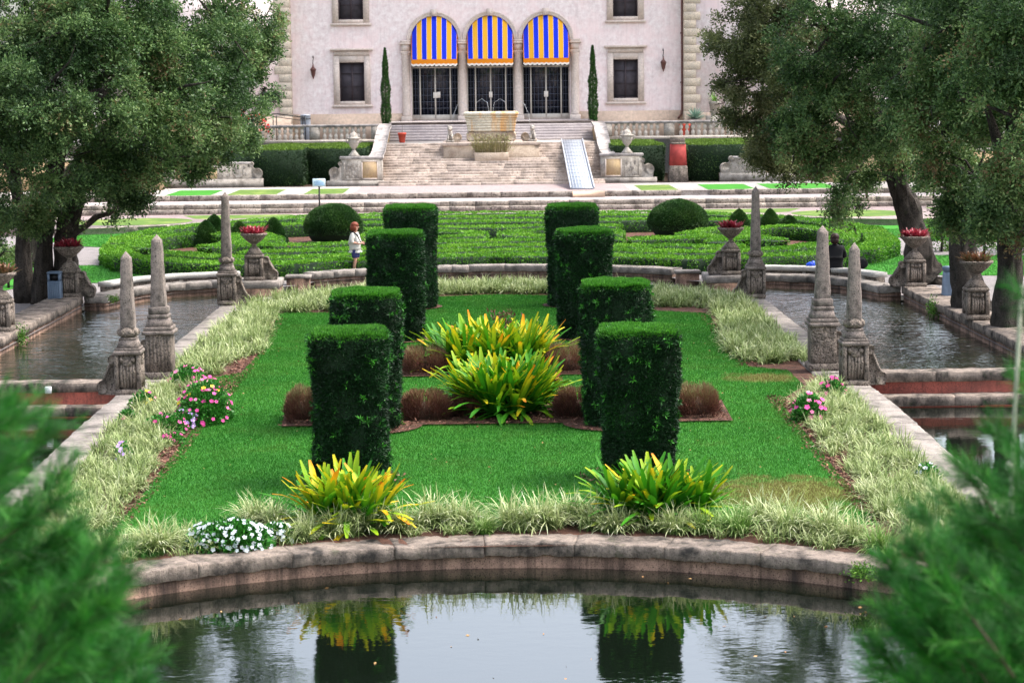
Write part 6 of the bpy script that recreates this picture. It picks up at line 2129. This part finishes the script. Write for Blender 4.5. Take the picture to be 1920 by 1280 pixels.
tree(gnd(1722, 71), 'olive toned oak crown reaching in front of the right tower of the villa', [
    ([gnd(1722, 71), top(1705, 400, 71), top(1660, 280, 70), top(1530, 190, 68), top(1450, 110, 66)], [.25, .2, .18, .12, .04])],
    [(1430, 50, 64, 92, 2200, 1), (1440, 150, 64, 80, 1700, 1), (1450, 232, 65, 56, 1000, .9), (1420, 200, 65, 52, 800, .9), (1375, 90, 65, 46, 420, 1.2), (1372, 180, 65, 40, 260, 1.1), (1440, 285, 66, 42, 700, .8), (1480, 315, 66, 36, 520, .6), (1510, 130, 63, 80, 1500, 1), (1430, -90, 64, 100, 800, 1)],
    M['tree2'], seed=6)
tree(gnd(1815, 54.5), 'middle oak of the right group, its trunk just behind the bin', [
    ([gnd(1838, 54.2), top(1822, 560, 54.4), top(1806, 500, 54.5), top(1800, 430, 54.5), top(1796, 350, 54.5), top(1790, 260, 54), top(1760, 140, 53)], [.62, .42, .38, .37, .36, .26, .08]),
    ([gnd(1872, 53.6), top(1845, 585, 54), top(1826, 560, 54.2)], [.2, .25, .25]),
    ([top(1796, 330, 54.5), top(1840, 240, 54), top(1870, 130, 53)], [.24, .17, .06])],
    [(1790, 60, 52, 125, 2600, 1), (1760, 190, 52, 100, 2200, .9), (1840, 190, 51, 95, 2000, .9), (1770, 290, 53, 66, 1400, .8), (1830, 330, 52.5, 64, 1300, .9), (1800, 395, 53, 40, 620, .9), (1846, 410, 52.5, 36, 420, .8),
     (1800, -140, 52, 170, 1300, 1), (1700, -330, 54, 160, 800, 1), (1850, -350, 52, 170, 800, 1)],
    M['tree'], seed=7)
tree(gnd(1898, 50), 'nearest oak at the right edge with a straight furrowed trunk', [
    ([gnd(1898, 50), top(1892, 600, 50), top(1892, 520, 50), top(1890, 440, 50), top(1893, 340, 50), top(1905, 230, 50), top(1930, 100, 49)], [.48, .34, .31, .31, .30, .24, .08]),
    ([top(1893, 340, 50), top(1870, 260, 49.5), top(1830, 150, 49)], [.18, .12, .05])],
    [(1900, 80, 48, 125, 2400, 1), (1920, 230, 48, 105, 2000, 1), (1900, 340, 48.5, 72, 1300, .9), (1866, 405, 49, 44, 560, .7), (1930, 420, 49, 50, 500, .9), (1930, -120, 48, 170, 1200, 1)],
    M['tree'], seed=8)

# tall thin cypresses either side of the arches
for px, s in ((724, 'left'), (1112, 'right')):
    c = atY(px, 225, 127.3)
    e = empty('cypress', (c[0], 127.3, 3.1), 'tall pencil thin cypress %s of the arches' % s, 'cypress')
    n = 7000
    t = R.random(n)
    Hc = 5.25
    rad = .25 * np.minimum(1, (1 - t) * 2.0 + .02) ** .75 * (.75 + .25 * np.minimum(1, t * 6)) * (1 + .15 * np.sin(t * 23 + px))
    a = R.uniform(0, 6.283, n)
    rj = rad * R.uniform(.6, 1.12, n)
    P = np.column_stack([rj * np.cos(a), rj * np.sin(a), t * Hc + .1])
    D = np.column_stack([np.cos(a) * .35, np.sin(a) * .35, np.ones(n)]) + R.normal(size=(n, 3)) * .25
    V, Fs, T = leaves(P, D, .13, .035, np.clip(.5 + R.normal(size=n) * .25, 0, 1))
    mk('foliage', V, Fs, M['dome'], e, tint=T)
    G().tube([(0, 0, 0), (0, 0, 4.6)], [.1, .03], 8).out('trunk', M['bark'], e)


def shrub(c, r, n, label, mat='shrub', leaf=.1, fl_=None, name='shrub', cat='shrub'):
    e = empty(name, (c[0], c[1], c[2]), label, cat)
    V, Fs, T = twigs((0, 0, r[2] * .9), r, n, int(abs(c[0] * 7 + c[1])), leaf=leaf, per=10)
    mk('foliage', V, Fs, M[mat], e, tint=T)
    G().tube([(0, 0, 0), (.05, 0, r[2])], [.05, .03], 6).out('stem', M['bark'], e)
    if fl_:
        u = rdir(fl_); P = u * np.array(r) * 1.05 + [0, 0, r[2] * .9]
        P = P[P[:, 2] > r[2] * .7]
        V, Fs, T = leaves(np.repeat(P, 6, axis=0) + R.normal(size=(len(P) * 6, 3)) * .06, rdir(len(P) * 6), .14, .10, R.random(len(P) * 6))
        mk('blossoms', V, Fs, M['redfl'], e, tint=T)
    return e


c = atY(462, 232, 123)
shrub((c[0], 123, 3.1), (1.2, .9, .95), 520, 'shrub with red blossoms on the terrace at the left corner of the villa', 'fartree', .12, 46, 'flowering_shrub')
for px, py, Y, w_, h_, n, lab in ((1625, 372, 99, 1.6, .9, 500, 'yellow green shrub behind the right terraces, left of the leaning oak'), (1750, 372, 99, 1.4, .9, 400, 'yellow green shrub seen right of the leaning oak trunk'),
                              (1765, 470, 76, .9, .8, 500, 'bright green bush between the two right trunks'), (1845, 476, 74, 1.0, 1.1, 600, 'bright leafy bush right of the middle right trunk'),
                              (15, 520, 66, .9, .9, 500, 'bright leafy bush at the left edge behind the oak trunks'), (-40, 480, 76, 1.6, 1.4, 500, 'tall leafy bush outside the left edge of the path')):
    c = atY(px, py, Y)
    shrub((c[0], Y, GZ if Y < 90 else .8), (w_, w_ * .8, h_), n, lab)
for s, side in ((-1, 'left'), (1, 'right')):
    e = empty('garden_wall', (s * 24, 110.5, 1.05), 'low ochre and pink garden wall beyond the %s oaks' % side, 'wall')
    G().bx(-7, 7, 0, .5, 0, 1.5).out('wall_face', M['ochre'], e)
    G().bx(-7.1, 7.1, -.08, .58, 1.5, 1.65, bev=.02).out('wall_coping', M['scroll'], e)
    for k, (x, y) in enumerate(((27, 128), (33, 118), (30, 104), (40, 112), (24, 75), (27, 62), (25, 50))):
        if k < 4 or True:
            e = empty('far_tree', (s * x, y, GZ), ['tall tree beside the end of the villa on the %s', 'tree beyond the terrace wall on the %s', 'tree behind the lawn on the %s', 'farthest tree on the %s, deep behind the others', 'tree beside the path on the %s', 'tree beyond the upper pool on the %s', 'tree beside the lower pool on the %s'][k] % side, 'tree')
            hh = 13 if k < 4 else 10
            V, Fs, T = join([twigs((0, 0, hh * .62), (4.2, 4, hh * .40), 1100, k + 50 + 10 * s, leaf=.34, per=9, tl=1.0), twigs((s * 1.5, -1, hh * .3), (3.2, 3, 2.6), 500, k + 70 + 10 * s, leaf=.32, per=9, tl=.9)])
            mk('crown', V, Fs, M['fartree'], e, tint=T)
            G().tube([(0, 0, 0), (.2, 0, 3), (0, .2, hh * .7)], [.45, .32, .12], 10).out('trunk', M['bark'], e)

# weeds and ivy on the stonework
for px, py, z, n, lab in ((1617, 1072, -.2, 90, 'small green weed growing over the right end of the front coping'), (212, 560, .36, 60, 'small green weed on the coping of the left upper pool'),
                          (1395, 613, 0, 1, ''),):
    if not lab: continue
    q = at(px, py, z)
    e = empty('weed', (q[0], q[1], z), lab, 'weed')
    V, Fs, T = leaves(R.normal(size=(n * 6, 3)) * [.09, .05, .05], rdir(n * 6) + [0, 0, .4], .045, .02, R.random(n * 6))
    mk('foliage', V, Fs, M['shrub'], e, tint=T)
for (x, y, lab) in ((-11.55, 51.9, 'ivy hanging down the pool wall below the urn at the left edge'), (11.5, 55.5, 'moss and ivy patch on the coping of the right upper pool')):
    e = empty('ivy', (x, y, .3), lab, 'ivy')
    P = R.normal(size=(500, 3)) * [.07, .14, .14] + [0, 0, -.1]
    V, Fs, T = leaves(P, rdir(500), .05, .035, R.random(500) * .5)
    mk('foliage', V, Fs, M['shrub'], e, tint=T)

# floating and fallen leaves
p2 = np.column_stack([R.uniform(-5, 5, 60), R.uniform(19.5, 28.5, 60)])
p2 = p2[(p2[:, 0] ** 2 + (p2[:, 1] - 20.85) ** 2) < 7.9 ** 2]
P = np.column_stack([p2, np.full(len(p2), -.524)])
D = rdir(len(P)); D[:, 2] = .02
V, Fs, T = leaves(P, D, R.uniform(.03, .07, len(P)), .025, R.random(len(P)))
o = mk('floating_leaves', V, Fs, M['fallen'], tint=T)
tag(o, 'scattered small brown leaves floating on the dark front pool', 'leaves', kind='stuff')
p2 = sample_poly([(-5.4, 30.2), (5.4, 30.2), (5.4, 56), (-5.4, 56)], 260)
P = np.column_stack([p2, lawnz(p2[:, 1]) + .045])
D = rdir(len(P)); D[:, 2] = .1
V, Fs, T = leaves(P, D, R.uniform(.03, .06, len(P)), .025, R.random(len(P)))
o = mk('fallen_leaves', V, Fs, M['fallen'], tint=T)
tag(o, 'few pale fallen leaves lying about on the lawn', 'leaves', kind='stuff')
def chips(poly, n, zf):
    q = sample_poly(poly, n)
    return np.column_stack([q, [zf(*a) for a in q]])


zz = lambda dz: (lambda x, y: float(lawnz(y)) + dz)
P = np.concatenate([chips([(-3.9, 38.5), (4.35, 38.5), (4.4, 40.9), (-4.0, 40.9)], 2500, zz(.06)), chips([(-5.8, 30), (-5.35, 30), (-5.3, 46), (-5.8, 46)], 2500, zz(.02)), chips([(5.35, 30), (5.9, 30), (5.75, 41.5), (5.3, 41.5)], 2500, zz(.02)),
                    chips([(5.3, 46), (5.8, 46), (6.1, 57), (5.5, 57)], 1200, zz(.02)), chips([(-5.8, 46), (-5.3, 46), (-5.6, 57), (-6.1, 57)], 1200, zz(.02))])
for (x, y) in ((-2.28, 33.5), (2.29, 33.5), (-2.31, 38.5), (2.22, 38.5)):
    a, r_ = R.uniform(0, 6.283, 350), np.sqrt(R.random(350)) * .95
    P = np.concatenate([P, np.column_stack([x + r_ * np.cos(a), y + r_ * np.sin(a), lawnz(y + r_ * np.sin(a)) + .055])])
D = rdir(len(P)); D[:, 2] *= .3
M['chip'] = leafm('bark_chips', [(0, (.07, .03, .02)), (.6, (.20, .09, .06)), (1, (.34, .18, .13))], .9, 0)
V, Fs, T = leaves(P, D, R.uniform(.04, .10, len(P)), .03, R.random(len(P)))
o = mk('bark_chips', V, Fs, M['chip'], tint=T)
tag(o, 'reddish bark chips spread along the lawn edges and round the yew columns', 'bark chips', kind='stuff')

# ------------------------------------------------------------------ soft feathery shrubs close to the camera
def feathery(name, base, label, stems, seed, ntw=85, nl=.085, den=1.25):
    rr = np.random.default_rng(seed)
    e = empty(name, base, label, 'shrub')
    B = np.array(base)
    g = G()
    Pn, Dn, Tn = [], [], []
    for (x0, y0, x1, y1, Y0, Y1, k) in stems:
        a = atY(x0, y0, Y0); b_ = atY(x1, y1, Y1)
        mid = (a + b_) / 2 + rr.normal(size=3) * .03 + np.array([0, 0, .05])
        pts = [a * (1 - t) ** 2 + mid * 2 * t * (1 - t) + b_ * t * t for t in np.linspace(0, 1, 9)]
        g.tube([tuple(q - B) for q in pts], [.006 * (1 - t) + .0012 for t in np.linspace(0, 1, 9)], 5)
        n = int(ntw * k)
        for _ in range(n):
            t = rr.random() ** .8
            c = a * (1 - t) ** 2 + mid * 2 * t * (1 - t) + b_ * t * t
            ax = unit((b_ - a)[None])[0]
            d = unit((ax + rr.normal(size=3) * [.42, .5, .42])[None])[0]
            L = rr.uniform(.08, .22) * (1.1 - .5 * t)
            tips = [tuple(c - B), tuple(c + d * L * .55 - B), tuple(c + d * L + np.array([0, 0, -.01]) - B)]
            g.tube(tips, [.0012, .0009, .0004], 3)
            m = int(30 * den)
            u = rr.random(m)
            base_ = c + np.outer(u, d) * L
            dd = unit(d + rr.normal(size=(m, 3)) * .45)
            Pn.append(base_ - B); Dn.append(dd)
            Tn.append(np.clip(.45 + .2 * rr.normal() + rr.normal(size=m) * .15, 0, 1))
    P, D, T = np.concatenate(Pn), np.concatenate(Dn), np.concatenate(Tn)
    V, Fs, T = leaves(P, D, rr.uniform(.6, 1.2, len(P)) * nl, .0027, T, .4)
    mk('needles', V, Fs, M['feather'], e, tint=T)
    g.out('stems', M['stem'], e)
    return e


zg = 2.2
Ls = []
rl = np.random.default_rng(5)
for (x1, y1) in ((20, 770), (70, 762), (120, 775), (165, 800), (190, 860), (215, 930), (260, 985), (300, 1030), (330, 1085), (300, 1130), (330, 1180), (310, 1230), (330, 1280), (120, 900), (160, 990), (230, 1080), (60, 860), (30, 950), (100, 1040), (200, 1160), (240, 1220), (10, 1050), (90, 1160), (150, 1250), (60, 1240), (-20, 820), (0, 1150), (250, 1290)):
    x0 = x1 - rl.uniform(190, 300); y0 = y1 + rl.uniform(150, 330)
    Y = rl.uniform(6.6, 9.0)
    sx = 62 if y1 < 900 or y1 > 1200 else 105
    Ls.append((x0 - sx, y0, x1 - sx, y1 + 10, Y - .2, Y, .7 if y1 > 900 else .55))
for _ in range(16):
    x1, y1 = rl.uniform(-60, 170), rl.uniform(960, 1290)
    Y = rl.uniform(7.5, 9.5)
    Ls.append((x1 - 240, y1 + 220, x1, y1, Y, Y, 1.1))
bx, by = -2.9, 7.6
for k in range(10):
    Ls.append((-560 + 20 * k, 1750 + 20 * k, -150 + 25 * k, 1150 + 25 * k, 7.6, 7.6, .3))
feathery('feathery_shrub', (-2.6, 7.6, 2.0), 'blurred bright green feathery shrub filling the lower left corner', Ls, 21)
Rs = []
for (x1, y1) in ((1905, 560), (1880, 700), (1840, 800), (1800, 870), (1760, 850), (1735, 930), (1700, 965), (1680, 1020), (1640, 1050), (1660, 1090), (1620, 1120), (1640, 1160), (1600, 1210), (1620, 1260), (1690, 1130), (1750, 1040), (1820, 960), (1880, 880), (1860, 1000), (1800, 1100), (1740, 1200), (1700, 1280), (1850, 1180), (1900, 1080), (1930, 960), (1920, 780), (1800, 1250), (1890, 1280), (1930, 640)):
    x0 = x1 + rl.uniform(150, 280); y0 = y1 + rl.uniform(170, 330)
    Y = rl.uniform(7.0, 9.3)
    k = .3 if y1 < 800 else (.5 if y1 < 930 else .7)
    Rs.append((x0 + 30, y0, x1 + 30, y1 + 10, Y - .2, Y, k))
for _ in range(14):
    x1, y1 = rl.uniform(1730, 1980), rl.uniform(1000, 1290)
    Y = rl.uniform(7.5, 9.5)
    Rs.append((x1 + 200, y1 + 240, x1, y1, Y, Y, 1.1))
for k in range(8):
    Rs.append((2400 - 20 * k, 1800 + 20 * k, 2080 - 25 * k, 1150 + 25 * k, 7.6, 7.6, .3))
feathery('feathery_shrub', (2.6, 7.6, 2.0), 'blurred dark green feathery shrub filling the lower right corner', Rs, 22)
e = empty('bare_stem', (atY(1890, 1500, 9.0)[0], 9.0, 1.6), 'thin pale bare stem standing at the right edge among the feathery leaves', 'stem')
B = np.array(e.location)
pts = [B + np.array([0, 0, -.3]), atY(1892, 1200, 9), atY(1897, 890, 9), atY(1903, 760, 9), atY(1910, 640, 9), atY(1916, 535, 9)]
G().tube([tuple(q - B) for q in pts], [.012, .011, .011, .009, .009, .006], 8, wob=.6).out('stalk', M['trunkpale'], e, True)
G().tube([tuple(atY(1897, 880, 9) - B), tuple(atY(1888, 870, 9) - B)], .02, 8).out('knot', M['trunkpale'], e, True, jit=.008, jf=30)
